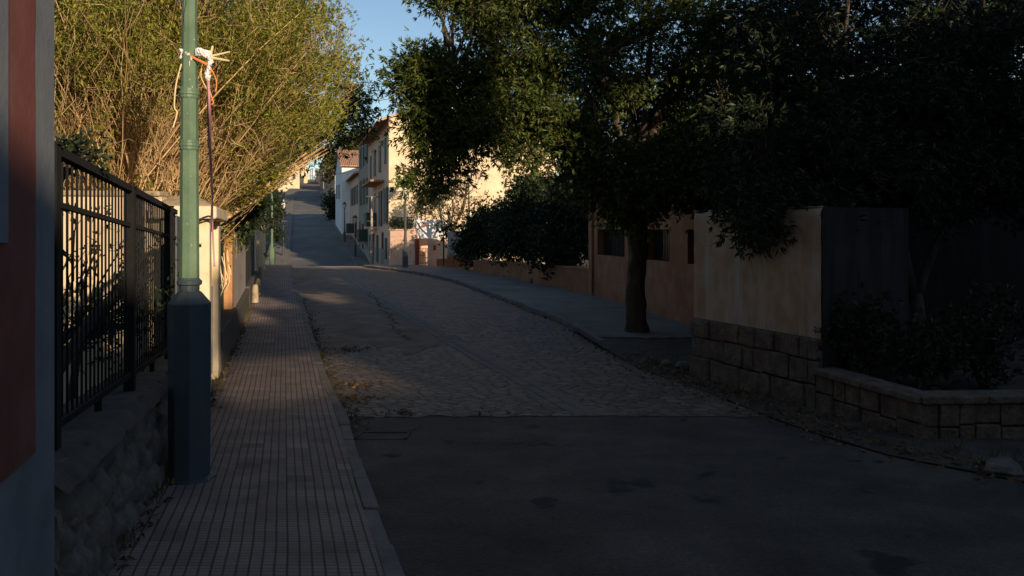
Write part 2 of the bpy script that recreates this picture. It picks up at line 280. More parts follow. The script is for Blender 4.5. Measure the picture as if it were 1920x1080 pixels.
class MB:
    def __init__(s): s.v = []; s.f = []; s.uv = []
    def quad(s, a, b, c, d, uv=None):
        i = len(s.v); s.v += [tuple(a), tuple(b), tuple(c), tuple(d)]; s.f.append((i, i + 1, i + 2, i + 3)); s.uv += list(uv or [(0, 0)] * 4)
    def hexa(s, P8):
        i = len(s.v); s.v += [tuple(p) for p in P8]; s.uv += [(p[0], p[2]) for p in P8]
        for q in ((3, 2, 1, 0), (4, 5, 6, 7), (0, 1, 5, 4), (1, 2, 6, 5), (2, 3, 7, 6), (3, 0, 4, 7)): s.f.append(tuple(i + k for k in q))
    def box(s, x0, x1, y0, y1, z0, z1):
        s.hexa([(x0, y0, z0), (x1, y0, z0), (x1, y1, z0), (x0, y1, z0), (x0, y0, z1), (x1, y0, z1), (x1, y1, z1), (x0, y1, z1)])
    def beam(s, a, b, w, h, up=(0, 0, 1)):
        a = Vector(a); b = Vector(b); d = (b - a).normalized(); sd_ = d.cross(Vector(up))
        if sd_.length < 1e-4: sd_ = d.cross(Vector((1, 0, 0)))
        sd_.normalize(); u = sd_.cross(d)
        X = sd_ * w / 2; Z = u * h / 2
        s.hexa([a - X - Z, a + X - Z, b + X - Z, b - X - Z, a - X + Z, a + X + Z, b + X + Z, b - X + Z])
    def tube(s, pts, rad, n=6, cap=True):
        pts = [Vector(p) for p in pts]; i0 = len(s.v)
        for k, p in enumerate(pts):
            d = (pts[min(k + 1, len(pts) - 1)] - pts[max(k - 1, 0)]).normalized()
            a = d.cross(Vector((.3, .9, .2))); a.normalize(); b = d.cross(a)
            r = rad[k] if hasattr(rad, '__len__') else rad
            for j in range(n):
                t = 2 * math.pi * j / n; q = p + (a * math.cos(t) + b * math.sin(t)) * r
                s.v.append(tuple(q)); s.uv.append((j / n, k))
        for k in range(len(pts) - 1):
            for j in range(n):
                A = i0 + k * n + j; B = i0 + k * n + (j + 1) % n
                s.f.append((A, B, B + n, A + n))
        if cap:
            s.f.append(tuple(i0 + j for j in range(n))[::-1]); s.f.append(tuple(i0 + (len(pts) - 1) * n + j for j in range(n)))
    def lathe(s, c, prof, n=8, rot=0):
        i0 = len(s.v)
        for (z, r) in prof:
            for j in range(n):
                t = 2 * math.pi * (j + .5) / n + rot
                s.v.append((c[0] + r * math.cos(t), c[1] + r * math.sin(t), c[2] + z)); s.uv.append((j / n, z))
        for k in range(len(prof) - 1):
            for j in range(n):
                A = i0 + k * n + j; B = i0 + k * n + (j + 1) % n
                s.f.append((A, B, B + n, A + n))
        s.f.append(tuple(i0 + j for j in range(n))[::-1]); s.f.append(tuple(i0 + (len(prof) - 1) * n + j for j in range(n)))
    def build(s, name, mat, parent=None, smooth=False):
        return link_mesh(name, s.v, s.f, mat, parent, smooth, s.uv)
def bevel(o, w=.01, seg=2):
    m = o.modifiers.new('bevel', 'BEVEL'); m.width = w; m.segments = seg; m.limit_method = 'ANGLE'; m.angle_limit = R(35); return o

# ------------------------------------------------------------------ ground profile and street lines
PROF = [(-400, -.6), (-60, -.6), (-20, -.75), (-10, -1.05), (0, -1.6), (4, -1.82), (6.1, -1.93), (10.1, -2.08), (15, -2.11), (20.5, -2.05), (28, -1.97), (35, -1.93), (43.6, -1.97),
        (50, -2.25), (60, -2.72), (67.7, -2.07), (77.3, -1.19), (125, 2.9), (170, 7.6), (306, 18.4), (340, 21.3), (400, 23), (700, 24), (5000, 24)]
PX = np.array([p[0] for p in PROF], float); PZ = np.array([p[1] for p in PROF], float) + CZ
def _pchip():
    h = np.diff(PX); d = np.diff(PZ) / h; m = np.zeros(len(PX)); m[0] = d[0]; m[-1] = d[-1]
    for i in range(1, len(PX) - 1):
        if d[i - 1] * d[i] > 0:
            w1 = 2 * h[i] + h[i - 1]; w2 = h[i] + 2 * h[i - 1]; m[i] = (w1 + w2) / (w1 / d[i - 1] + w2 / d[i])
    return m
PM = _pchip()
def g(y):
    y = min(max(y, -399), 4999); i = int(np.searchsorted(PX, y)) - 1; i = max(0, min(i, len(PX) - 2))
    h = PX[i + 1] - PX[i]; t = (y - PX[i]) / h
    return float((1 + 2 * t) * (1 - t) ** 2 * PZ[i] + t * (1 - t) ** 2 * h * PM[i] + t * t * (3 - 2 * t) * PZ[i + 1] + t * t * (t - 1) * h * PM[i + 1])
def lin(pts):
    xs = [p[0] for p in pts]; ys = [p[1] for p in pts]
    return lambda y: float(np.interp(y, xs, ys))
XL = lin([(-20, 6.2), (4.23, -.564), (6.1, -1.09), (9, -1.86), (10.7, -2.42), (15, -3.68), (20.5, -5.3), (28, -7.56), (43.6, -12.0), (60, -16.72), (67.7, -18.8), (125, -34.2), (170, -46.2), (306, -79.6), (340, -88), (420, -105)])
XR = lin([(-20, 26), (4.8, 9), (5.6, 5.6), (6.35, 4.3), (7.3, 3.6), (9, 3.12), (11.3, 2.56), (12.6, 2.14), (15, 1.7), (18.3, 1.22), (24, -.32), (31, -2.2), (37, -4.6), (40, -6.2), (44, -8.2), (50, -9.4), (60, -11.5), (67.7, -13.7), (77.3, -16.3), (125, -29.1), (170, -41), (306, -74.3), (340, -83.5), (420, -100)])
XW = lin([(-20, 4.725), (15, -5.215), (44, -13.5), (60, -18.5), (67.7, -20.6), (125, -36.2), (170, -48.2), (306, -82), (420, -108)])
def XH(y): return -7.7 - .27 * (y - 50)
def wob(x, y): return .016 * noise.noise((x * .45, y * .45, 3.1)) + .006 * noise.noise((x * 1.7, y * 1.7, 9.2))
def P(px, py, Y): return Vector(((px - 960) / F * Y, Y, CZ + (HZ - py) / F * Y))
def at(px, Y, dz=0): x = (px - 960) / F * Y; return Vector((x, Y, g(Y) + dz))

def yrange(a, b):
    ys = [a]
    while ys[-1] < b - 1e-6:
        y = ys[-1]; step = .12 if -2 < y < 20 else (.4 if y < 90 else 2.5)
        ys.append(min(b, y + step))
    return ys
def sheet(name, xl, xr, ya, yb, dz, mat, nu=24, label=None, wobble=True, kind='structure', front=0):
    ys = yrange(ya, yb); v = []; uv = []
    L = 0
    for k, y in enumerate(ys):
        if k: L += math.hypot(y - ys[k - 1], xl(y) - xl(ys[k - 1]))
        a, b = xl(y), xr(y)
        for j in range(nu + 1):
            x = a + (b - a) * j / nu
            yy = y + (front * (noise.noise((x * 1.1, 7, 0)) + .5 * noise.noise((x * 4, 3, 0))) if front and k < 14 else 0) * (1 - k / 14); 
            z = g(y) + (dz(y) if callable(dz) else dz) + (wob(x, y) if wobble else 0)
            v.append((x, yy, z)); uv.append(((x - a) * .96, L))
    f = [(k * (nu + 1) + j, k * (nu + 1) + j + 1, (k + 1) * (nu + 1) + j + 1, (k + 1) * (nu + 1) + j) for k in range(len(ys) - 1) for j in range(nu)]
    o = link_mesh(name, v, f, mat, None, True, uv)
    return tag(o, label, None, None, kind)

# terrain reaching the horizon
ys = [-400, -200, -100, -60, -40, -20, -10] + [float(y) for y in range(-8, 90, 2)] + [float(y) for y in range(90, 420, 10)] + [450, 550, 700, 1000, 1600, 2500, 4000]
xs = [-2500, -1200, -600, -300, -200, -150, -120, -100, -80, -60, -40, -20, 0, 20, 40, 80, 200, 600, 1200, 2500]
v = [(x, y, g(y) - .32 - (.4 if y > 45 else 0)) for y in ys for x in xs]; n = len(xs)
link = link_mesh('ground', v, [(k * n + j, k * n + j + 1, (k + 1) * n + j + 1, (k + 1) * n + j) for k in range(len(ys) - 1) for j in range(n - 1)], MT['terrain'], None, True)
tag(link, 'bare soil ground running under the street and up the hill', None, None, 'structure')

CY = lambda x: 9.25
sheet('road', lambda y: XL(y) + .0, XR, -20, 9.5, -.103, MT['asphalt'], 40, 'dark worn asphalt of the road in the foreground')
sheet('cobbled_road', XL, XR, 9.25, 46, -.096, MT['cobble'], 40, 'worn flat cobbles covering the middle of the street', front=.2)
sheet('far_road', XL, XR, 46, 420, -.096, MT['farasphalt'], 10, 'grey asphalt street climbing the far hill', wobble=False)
# worn concrete patch on the left of the gutter line, irregular front edge
gut = lin([(9.3, .90), (10.4, .56), (14.6, -.84), (20.5, -2.75), (30, -6.0), (46, -10.0)])
def patch():
    v = []; uv = []; ys = yrange(14.2, 45.9); nu = 60
    for k, y in enumerate(ys):
        a = XL(y) + .02; b = gut(y) - .2
        for j in range(nu + 1):
            t = j / nu; x = a + (b - a) * t
            yy = y
            if k < 12: yy = y + (1 - k / 12) * (1.6 * noise.noise((x * 1.3, 3.3, 0)) + 1.2 * t + 1.1 * noise.noise((x * 4.1, 1.3, 0)))
            v.append((x, yy, g(yy) - .09 + wob(x, yy))); uv.append((x, yy))
    f = [(k * (nu + 1) + j, k * (nu + 1) + j + 1, (k + 1) * (nu + 1) + j + 1, (k + 1) * (nu + 1) + j) for k in range(len(ys) - 1) for j in range(nu)]
    o = link_mesh('concrete_patch', v, f, MT['patch'], None, True, uv); tag(o, 'pinkish worn concrete repair beside the left kerb', None, None, 'structure')
patch()
sheet('crest_sun_strip', lambda y: XL(y) + .02, lambda y: XR(y) - .05, 43.2, 49.6, -.086, MT['sunstrip'], 30, 'concrete across the crest of the street, paled to stand in for sunlight')  # stands in for the strip of sun on the crest
def gutter():
    mb = MB(); y = 9.3
    while y < 40:
        st = .32 + .12 * random.random(); y2 = y + st
        for s in (0, 1):
            o1 = -.17 + s * .17 + .01 * random.random(); o2 = o1 + .155
            z1 = .004 * random.random() - .086
            P8 = []
            for (yy, oo) in ((y + .01, o1), (y + .01, o2), (y2 - .01, o2), (y2 - .01, o1)):
                x = gut(yy) + oo; P8.append((x, yy, g(yy) - .16))
            for (yy, oo) in ((y + .015, o1 + .004), (y + .015, o2 - .004), (y2 - .015, o2 - .004), (y2 - .015, o1 + .004)):
                x = gut(yy) + oo; P8.append((x, yy, g(yy) + z1 + wob(x, yy) - .004))
            mb.hexa(P8)
        y = y2
    o = mb.build('gutter_strip', MT['gutter']); tag(o, 'strip of long pale stones running down the cobbles', None, None, 'structure')
gutter()
sheet('pavement', lambda y: XW(y) - .05, lambda y: XL(y) - .11, -6, 58, 0, MT['tile'], 22, 'ribbed tile pavement along the left side', wobble=True)
sheet('far_pavement', lambda y: XW(y) - .1, lambda y: XL(y) - .11, 58, 400, 0, MT['concrete'], 6, 'pale pavement climbing the far left side', wobble=False)
VERGE = lin([(4, 12), (7, 8), (9, 5.2), (12, 3.4), (14.5, 4.2), (17.5, 4.2), (24.5, 2.8), (37, -1.5), (44, -4.6), (50, -7.4)])
DV = lin([(4, -.085), (13, -.085), (15.6, -.012), (18, -.012)])
sheet('dirt_verge', lambda y: XR(y) - .12, VERGE, 4.6, 17.2, DV, MT['dirt'], 22, 'dark dirt verge with dead leaves by the stone wall')
sheet('pavement_right', lambda y: XR(y) + .105, VERGE, 15.6, 50, 0, MT['concrete'], 40, 'concrete pavement curving along the right side', front=.8)
sheet('far_pavement_right', lambda y: XR(y) + .105, lambda y: XH(y) + .1 + max(0, (y - 100) * .02), 50, 400, 0, MT['concrete'], 6, 'pale pavement below the house fronts on the right', wobble=False)
bpy.data.objects['pavement_right'].name = 'side_pavement'; bpy.data.objects['far_pavement_right'].name = 'far_side_pavement'
def kerb(name, xf, side, ya, yb, label, rough=.0):
    mb = MB(); y = ya
    while y < yb:
        st = (.55 + .25 * random.random()) if y < 46 else 3
        y2 = min(yb, y + st); P8 = []
        j = rough * (random.random() - .5)
        for z in (-.2, .004 + .3 * j):
            for (yy, o) in ((y + .006, 0), (y + .006, .11), (y2 - .006, .11), (y2 - .006, 0)):
                w = wob(xf(yy), yy)
                P8.append((xf(yy) + side * (o + (0 if z < 0 else .006)) + j * .5, yy, g(yy) + z + w))
        if side < 0: P8 = [P8[i] for i in (1, 0, 3, 2, 5, 4, 7, 6)]
        mb.hexa(P8); y = y2
    o = mb.build(name, MT['kerb']); bevel(o, .012); tag(o, label, None, None, 'structure')
kerb('kerb', XL, -1, -6, 400, 'pale kerb stones along the left pavement', .05)
kerb('kerb_right', XR, 1, 15.2, 400, 'kerb stones along the right pavement', .05)
bpy.data.objects['kerb_right'].name = 'side_kerb'

# ------------------------------------------------------------------ foliage tools (vectorised)
def unit(a): return a / np.maximum(np.linalg.norm(a, axis=-1, keepdims=True), 1e-9)
def leaf_quads(C, D, ln, wd, fold=.25):
    """one folded diamond leaf per row: base point C, direction D"""
    n = len(C); r = unit(RNG.normal(size=(n, 3))); S = unit(np.cross(D, r)); Nn = np.cross(S, D)
    ln = np.broadcast_to(ln, (n,))[:, None]; wd = np.broadcast_to(wd, (n,))[:, None]
    b = C; t = C + D * ln - Nn * ln * .12; m = C + D * ln * .45
    l = m + S * wd * .5 + Nn * wd * fold; rr = m - S * wd * .5 + Nn * wd * fold
    V = np.stack([b, l, t, rr], 1).reshape(-1, 3); Q = np.arange(n * 4).reshape(-1, 4)
    return V, Q
def rosettes(C, A, k, ln, wd, spread=.9):
    """k leaflets fan out of every point C about axis A"""
    n = len(C); Cr = np.repeat(C, k, 0); Ar = np.repeat(A, k, 0)
    D = unit(Ar + RNG.normal(size=(n * k, 3)) * spread * .6)
    s = np.repeat(.75 + .5 * RNG.random(n), k) * (.8 + .4 * RNG.random(n * k))
    return leaf_quads(Cr + RNG.normal(size=(n * k, 3)) * ln * .12, D, ln * s, wd * s)
def tubes(PT, RD, n=3):
    """PT (N,K,3) polylines, RD (N,K) radii"""
    N_, K, _ = PT.shape
    T = np.gradient(PT, axis=1); T = unit(T); ref = np.array([.31, .9, .21]); A = unit(np.cross(T, ref)); B = np.cross(T, A)
    ang = 2 * np.pi * np.arange(n) / n
    V = PT[:, :, None, :] + RD[:, :, None, None] * (A[:, :, None, :] * np.cos(ang)[None, None, :, None] + B[:, :, None, :] * np.sin(ang)[None, None, :, None])
    idx = np.arange(N_ * K * n).reshape(N_, K, n)
    a = idx[:, :-1, :]; b = np.roll(idx, -1, 2)[:, :-1, :]; c = np.roll(idx, -1, 2)[:, 1:, :]; d = idx[:, 1:, :]
    return V.reshape(-1, 3), np.stack([a, b, c, d], -1).reshape(-1, 4)
def join(parts):
    Vs, Qs, o = [], [], 0
    for V, Q in parts:
        Vs.append(V); Qs.append(Q + o); o += len(V)
    return np.concatenate(Vs), np.concatenate(Qs)
def curve(a, b, K, sag=0, jit=0, lift=None):
    """bent paths from a (N,3) to b (N,3)"""
    t = np.linspace(0, 1, K)[None, :, None]; a = a[:, None, :]; b = b[:, None, :]
    p = a + (b - a) * t
    L = np.linalg.norm(b - a, axis=-1, keepdims=True)
    p[..., 2:3] += np.sin(np.pi * t) * L * sag
    j = RNG.normal(size=(p.shape[0], K, 3)) * jit * L; j[:, 0] = 0; j[:, -1] = 0
    return p + j
def blob_points(blobs, per=None):
    """blobs: (px, py, Y, rx_px, ry_px, rdepth_m, n) -> clump centres, biased to the outside"""
    out = []
    for (px, py, Y, rx, ry, rd, n) in blobs:
        c = np.array(P(px, py, Y)); d = unit(RNG.normal(size=(n, 3))) * (RNG.random((n, 1)) ** .45)
        out.append(c + d * np.array([rx / F * Y, rd, ry / F * Y]))
    return np.concatenate(out)
def big_tree(root, trunk_pts, trunk_r, forks, blobs, ros_per, k, ln, wd, crad, leaf, bark, droop=.35, branch_r=.035, clear=()):
    """trunk + limbs to fork points + thin branches to every clump + leaf rosettes round the clumps"""
    mb = MB(); tpf, trf = [], []
    for i in range(len(trunk_pts) - 1):
        for t in np.linspace(0, 1, 9)[:-1]: tpf.append(Vector(trunk_pts[i]).lerp(Vector(trunk_pts[i + 1]), t)); trf.append(trunk_r[i] + (trunk_r[i + 1] - trunk_r[i]) * t)
    tpf.append(Vector(trunk_pts[-1])); trf.append(trunk_r[-1]); mb.tube(tpf, trf, 18)
    for fpts, frad in forks: mb.tube(fpts, frad, 8)
    o = mb.build('trunk', bark, root, True)
    for vtx in o.data.vertices:
        c = vtx.co; d = (noise.noise((c.x * 7, c.y * 7, c.z * 2.2)) * .16 + noise.noise((c.x * 22, c.y * 22, c.z * 5)) * .10) * trunk_r[0]
        vtx.co = (c.x + d, c.y + d * .6, c.z)
    tips = np.array([tuple(p) for fpts, fr in forks for p in fpts[len(fpts) // 2:]])
    cl = blob_points(blobs)
    for c_, r_c, dv in clear:      # openings in the crown
        dv = np.array(dv) / np.linalg.norm(dv); w_ = cl - np.array(c_); t_ = w_ @ dv
        cl = cl[(np.linalg.norm(w_ - t_[:, None] * dv, axis=1) > r_c) | (t_ < .1)]
    d2 = np.linalg.norm(cl[:, None, :] - tips[None], axis=-1); st = tips[d2.argmin(1)]
    K = 6; paths = curve(st, cl, K, .08, .035)
    rad = np.linspace(branch_r, .005, K)[None, :] * (.6 + .6 * RNG.random((len(cl), 1)))
    tw0 = np.repeat(paths[:, -2], 4, 0); tw1 = np.repeat(cl, 4, 0) + RNG.normal(size=(len(cl) * 4, 3)) * crad * .9
    parts = [tubes(paths, rad, 4), tubes(curve(tw0, tw1, 4, .05, .05), np.linspace(.008, .003, 4)[None, :].repeat(len(tw0), 0), 3)]
    V, Q = join(parts); fast_mesh('branches', V, Q, bark, root, True)
    C = np.repeat(cl, ros_per, 0) + RNG.normal(size=(len(cl) * ros_per, 3)) * crad * np.array([1, 1, .75])
    A = unit(C - np.repeat(cl, ros_per, 0)) + np.array([0, 0, -droop]); A = unit(A + RNG.normal(size=A.shape) * .25)
    V, Q = rosettes(C, A, k, ln, wd)
    fast_mesh('crown', V, Q, leaf, root)

# ------------------------------------------------------------------ near left: corner building
WD = Vector((-.284, 1, 0)).normalized(); WN = Vector((WD.y, -WD.x, 0))     # along the left wall / towards the street
def wl(Y, off=0, z=0): return Vector((XW(Y), Y, 0)) + WN * off + Vector((0, 0, z))
def corner_building():
    r = empty('corner_building', wl(3.34, 0, g(3.34)), 'corner building in blue grey paint with an oxblood red wall panel beside the pavement', 'building')
    mb = MB()
    A, B = wl(3.34), wl(-16); back = -WN * 7
    zt = 12.5
    a, b, c, d = A, B, B + back, A + back
    mb.hexa([(*p.xy, -.8) for p in (a, d, c, b)] + [(*p.xy, zt) for p in (a, d, c, b)])
    o = mb.build('wall', MT['bluegrey'], r); bevel(o, .025, 3)
    # red rendered panel, 12 mm proud with a ragged edge
    L = 4.5; n = 160; v = []; f = []
    y0 = 3.03
    zb = CZ - .845
    for i in range(n + 1):
        z = zb + (9.0 - zb) * i / n
        e = .012 * noise.noise((z * 5, 1.7, 0)) + .006 * noise.noise((z * 22, 4.7, 0))
        p = wl(y0 + e, .010); q = wl(-1.3, .010)
        v += [(p.x, p.y, z), (q.x, q.y, z + (.006 * noise.noise((i, 0, 0)) if i else 0))]
    for i in range(n): f.append((2 * i + 1, 2 * i, 2 * i + 2, 2 * i + 3))
    o = link_mesh('red_panel', v, f, MT['red'], r); s = o.modifiers.new('s', 'SOLIDIFY'); s.thickness = .012; s.offset = -1
    mb = MB(); z0 = CZ - .045 
    for (ya, yb, za, zb_) in ((2.70, 2.58, z0, 4.2), (1.7, 1.55, z0, 4.2), (2.58, 1.7, z0 - .0, z0 + .13), (2.58, 1.7, 4.07, 4.2)):
        p, q = wl(ya, .012), wl(yb, .012); p2, q2 = wl(ya, .020), wl(yb, .020)
        mb.hexa([(*x.xy, za) for x in (p, p2, q2, q)] + [(*x.xy, zb_) for x in (p, p2, q2, q)])
    w = mb.build('window', MT['bluegrey'], r)
    mb = MB(); p, q = wl(2.58, .012), wl(1.7, .012); p2, q2 = wl(2.58, .016), wl(1.7, .016)
    mb.hexa([(*x.xy, z0 + .13) for x in (p, p2, q2, q)] + [(*x.xy, 4.07) for x in (p, p2, q2, q)])
    mb.build('pane', MT['pane'], w)
corner_building()

# ------------------------------------------------------------------ low rubble wall under the fence
def rubble_wall():
    r = empty('stone_wall', wl(6, 0, g(6)), 'low rubble stone wall under the black iron fence', 'wall')
    ya, yb = 3.36, 9.75; n = 250; m = 26; v = []; f = []; uv = []
    def h(y): return .74 + .02 * noise.noise((y * 2, 5, 0))
    for i in range(n + 1):
        y = ya + (yb - ya) * i / n
        for j in range(m + 1):
            t = j / m; z = g(y) - .1 + (h(y) + .1) * t
            d, pt = noise.voronoi((y * 4.6 + .4 * noise.noise((y * 3, z * 3, 0)), z * 5.2, 1.3))
            e = min(.5, d[1] - d[0])
            off = -.02 + .055 * min(1, e * 3.2) + .02 * noise.noise((y * 9, z * 9, 2)) + .02 * noise.noise((pt[0][0] * 3, pt[0][1] * 3, 0)) - .06 * t * t
            p = wl(y, off, z); v.append(tuple(p)); uv.append((y, z))
    for i in range(n):
        for j in range(m):
            a = i * (m + 1) + j; f.append((a, a + 1, a + m + 2, a + m + 1))
    f = [q[::-1] for q in f]
    link_mesh('stone_face', v, f, MT['stone'], r, True, uv)
    # rough mortar top
    v = []; f = []; k = 8
    for i in range(n + 1):
        y = ya + (yb - ya) * i / n
        for j in range(k + 1):
            t = j / k; o = .04 - .5 * t
            z = g(y) + h(y) - .02 + .035 * math.sin(min(1, t * 2.2) * math.pi / 2) + .018 * noise.noise((y * 6, t * 4, 7)) - (.05 if j == 0 else 0)
            v.append(tuple(wl(y, o + (.015 * noise.noise((y * 7, 2, t))), z)))
    for i in range(n):
        for j in range(k):
            a = i * (k + 1) + j; f.append((a, a + k + 1, a + k + 2, a + 1))
    f = [q[::-1] for q in f]
    o = link_mesh('coping', v, f, MT['mortar'], r, True)
rubble_wall()

def fence():
    r = empty('iron_fence', wl(5.8, -.16, g(5.8) + .74), 'black iron bar fence standing on the rubble wall', 'fence')
    top = 2.2
    def q(Y, z): return wl(Y, -.16, g(Y) + z)
    Ys = [3.88, 5.83, 7.78]
    mb = MB(); mb.beam(q(3.8, top), q(8.22, top), .05, .045); mb.build('top_rail', MT['iron'], r)
    mb = MB(); mb.beam(q(3.8, top - .26), q(8.22, top - .26), .028, .028); mb.build('upper_rail', MT['iron'], r)
    mb = MB(); mb.beam(q(3.8, .86), q(8.22, .86), .04, .035); mb.build('bottom_rail', MT['iron'], r)
    for Y in Ys:
        mb = MB(); mb.box(-.04, .04, -.035, .035, 0, 1.52); mb.box(-.048, .048, -.043, .043, 1.52, 1.535)
        o = mb.build('post', MT['iron'])
        p = q(Y, .70); o.parent = r; o.location = p - r.location; o.rotation_euler.z = math.atan2(WD.y, WD.x)
    Y = 3.97
    while Y < 8.2:
        if min(abs(Y - a) for a in Ys) > .05:
            mb = MB(); mb.tube([q(Y, .86), q(Y, top)], .0066, 6); mb.build('bar', MT['iron'], r)
        Y += .098
    for Y in (4.85, 6.8):
        mb = MB(); mb.beam(q(Y, .68), q(Y, .86), .03, .03, (0, 1, 0)); mb.build('foot', MT['iron'], r)
    # wide sheet-metal end leaf catching the sun
    r2 = empty('metal_gate_leaf', q(8.55, .74), 'green sheet metal end panel between the iron fence and the cream pillar', 'gate')
    for a, b in ((8.26, 8.62), (8.66, 9.35)):
        mb = MB(); p0, p1 = wl(a, -.145), wl(b, -.145); p2, p3 = wl(b, -.175), wl(a, -.175)
        zz = lambda p, z: (p.x, p.y, g(p.y) + z)
        mb.hexa([zz(p, .75) for p in (p0, p1, p2, p3)] + [zz(p, 2.17) for p in (p0, p1, p2, p3)]); o = mb.build('panel', MT['teal'], r2); bevel(o, .006)
fence()

# ------------------------------------------------------------------ street lamps
def lantern(mb_metal, mb_glass, c, s=1.0, z=0):
    mb_metal.lathe((c[0], c[1], c[2] + z), [(0, .03 * s), (.05 * s, .05 * s), (.08 * s, .10 * s), (.10 * s, .10 * s)], 6)
    mb_glass.lathe((c[0], c[1], c[2] + z), [(.101 * s, .095 * s), (.5 * s, .185 * s)], 6)
    mb_metal.lathe((c[0], c[1], c[2] + z), [(.502 * s, .225 * s), (.53 * s, .225 * s), (.66 * s, .10 * s), (.70 * s, .05 * s), (.76 * s, .04 * s), (.79 * s, .015 * s)], 6)
    for j in range(6):
        t = 2 * math.pi * (j + .5) / 6
        mb_metal.beam((c[0] + .102 * s * math.cos(t), c[1] + .102 * s * math.sin(t), c[2] + z + .10 * s), (c[0] + .192 * s * math.cos(t), c[1] + .192 * s * math.sin(t), c[2] + z + .505 * s), .014 * s, .014 * s)
def near_lamp():
    Y = 6.2; c = at(348, Y); c.x = -2.5
    r = empty('street_lamp', c, 'tall green octagonal street lamp standing at the near edge of the pavement', 'street lamp')
    mb = MB(); mb.lathe(c, [(-.05, .152), (1.36, .16), (1.365, .158), (1.455, .085)], 8); o = mb.build('base', MT['teal'], r); bevel(o, .008)
    mb = MB(); mb.lathe(c, [(1.45, .074), (1.50, .076), (1.508, .092), (1.535, .095), (1.545, .082), (1.56, .072)], 16); mb.build('collar', MT['teal'], r)
    mb = MB(); mb.lathe(c, [(1.5, .073), (2.56, .0665)], 8); mb.lathe(c, [(2.62, .066), (2.96, .064)], 8); mb.lathe(c, [(3.02, .062), (4.0, .052)], 8); mb.build('pole', MT['green'], r)
    for z, rr in ((2.59, .079), (2.99, .077)):
        mb = MB(); mb.lathe(c, [(z - .045, .066), (z - .035, rr - .006), (z - .02, rr - .006), (z - .012, rr), (z + .008, rr), (z + .014, rr - .008), (z + .03, rr - .008), (z + .04, .063)], 16); mb.build('ring', MT['green'], r)
    mb = MB(); mb.lathe(c, [(-.04, .19), (.012, .19), (.025, .168), (.03, .15)], 8); mb.build('base_plate', MT['darkmetal'], r)
    mb = MB(); mb.lathe((c[0] - .015, c[1] - .008, c[2]), [(.06, .149), (.06, .1535), (1.0, .1555)], 8)
    random.seed(3)
    for (px, py, w, h) in ((351, 100, 4.5, 4), (346, 97, 2, 2.5), (356, 108, 2.2, 5), (353, 117, 1.2, 6), (352, 164, 1, 4), (358, 162, .8, 3), (353, 148, .6, 2), (349, 212, .8, 1), (356, 330, .7, 1.5), (350, 420, .9, 1.2)):
        k = MB(); n_ = 9; q0 = P(px, py, 6.118); ring = [q0 + Vector((math.cos(2 * math.pi * t / n_) * w * .0041 * random.uniform(.5, 1), 0, math.sin(2 * math.pi * t / n_) * h * .0041 * random.uniform(.5, 1))) for t in range(n_)]
        zz = q0.z - c.z; rad = (.0665 + (2.6 - zz) * .005 if zz < 2.6 else .064 - (zz - 2.6) * .003) * .924 + .0016
        i0 = len(k.v)
        for p_ in ring: k.v.append((p_.x, c.y - rad, p_.z)); k.uv.append((0, 0))
        for p_ in ring: k.v.append((p_.x, c.y - rad + .004, p_.z)); k.uv.append((0, 0))
        k.f.append(tuple(range(i0, i0 + n_)))
        for t in range(n_): k.f.append((i0 + t, i0 + n_ + t, i0 + n_ + (t + 1) % n_, i0 + (t + 1) % n_))
        k.build('paint_chip', MT['grime'], r)
    a, b = MB(), MB(); lantern(a, b, c, 1.0, 3.98); h = a.build('lantern', MT['green'], r); b.build('glass', MT['glassy'], h)
    return r
near_lamp()
def small_lamp(base, H, label, mats, rb=.12, group=None):
    r = empty('street_lamp', base, label, 'street lamp', group); m, ml = mats
    mb = MB(); mb.lathe(base, [(-.05, rb), (.92, rb * .97), (1.0, rb * .55)], 8); mb.build('base', MT[m], r)
    mb = MB(); mb.lathe(base, [(.99, rb * .5), (1.9, rb * .42), (1.92, rb * .6), (1.97, rb * .6), (1.99, rb * .42), (H - .8, rb * .33)], 8); mb.build('pole', MT[m], r)
    a, b = MB(), MB(); lantern(a, b, base, .95, H - .8); h = a.build('lantern', MT[ml], r); b.build('glass', MT['glassy'], h)
    return r
small_lamp(at(510, 46.5), 5.0, 'pale green sunlit street lamp further up the left pavement', ('green', 'green'), .15)
small_lamp(at(531.5, 66.5), 4.7, 'dark street lamp with a pale sunlit lantern beyond the pale green lamp', ('darkmetal', 'glassy'), .11)
small_lamp(at(666, 66), 3.5, 'thin dark street lamp between two others on the house side', ('darkmetal', 'darkmetal'), .12)
small_lamp(at(646, 77), 3.95, 'thin dark street lamp highest up the right pavement, before the white house', ('darkmetal', 'darkmetal'), .12)
small_lamp(at(760, 41), 4.4, 'blue grey street lamp in front of the pink pierced wall', ('darkmetal', 'darkmetal'), .16)
small_lamp(at(879, 44.2), 5.45, 'street lamp with a big lantern rising behind the dark hedge', ('green', 'darkmetal'), .14)
def modern_pole():
    b = at(697, 52); r = empty('lamp_pole', b, 'thick grey pole with two cross arms at the corner of the tall house', 'pole')
    mb = MB(); mb.lathe(b, [(-.05, .14), (1.5, .13), (1.55, .085), (4.5, .065)], 10); mb.build('pole', MT['greywall'], r)
    mb = MB(); mb.beam(b + Vector((-.35, 0, 4.5)), b + Vector((.5, 0, 4.45)), .07, .07); mb.build('arm', MT['darkmetal'], r); mb = MB(); mb.beam(b + Vector((-.3, 0, 2.9)), b + Vector((.3, 0, 2.85)), .05, .05); mb.build('arm', MT['darkmetal'], r)
modern_pole()

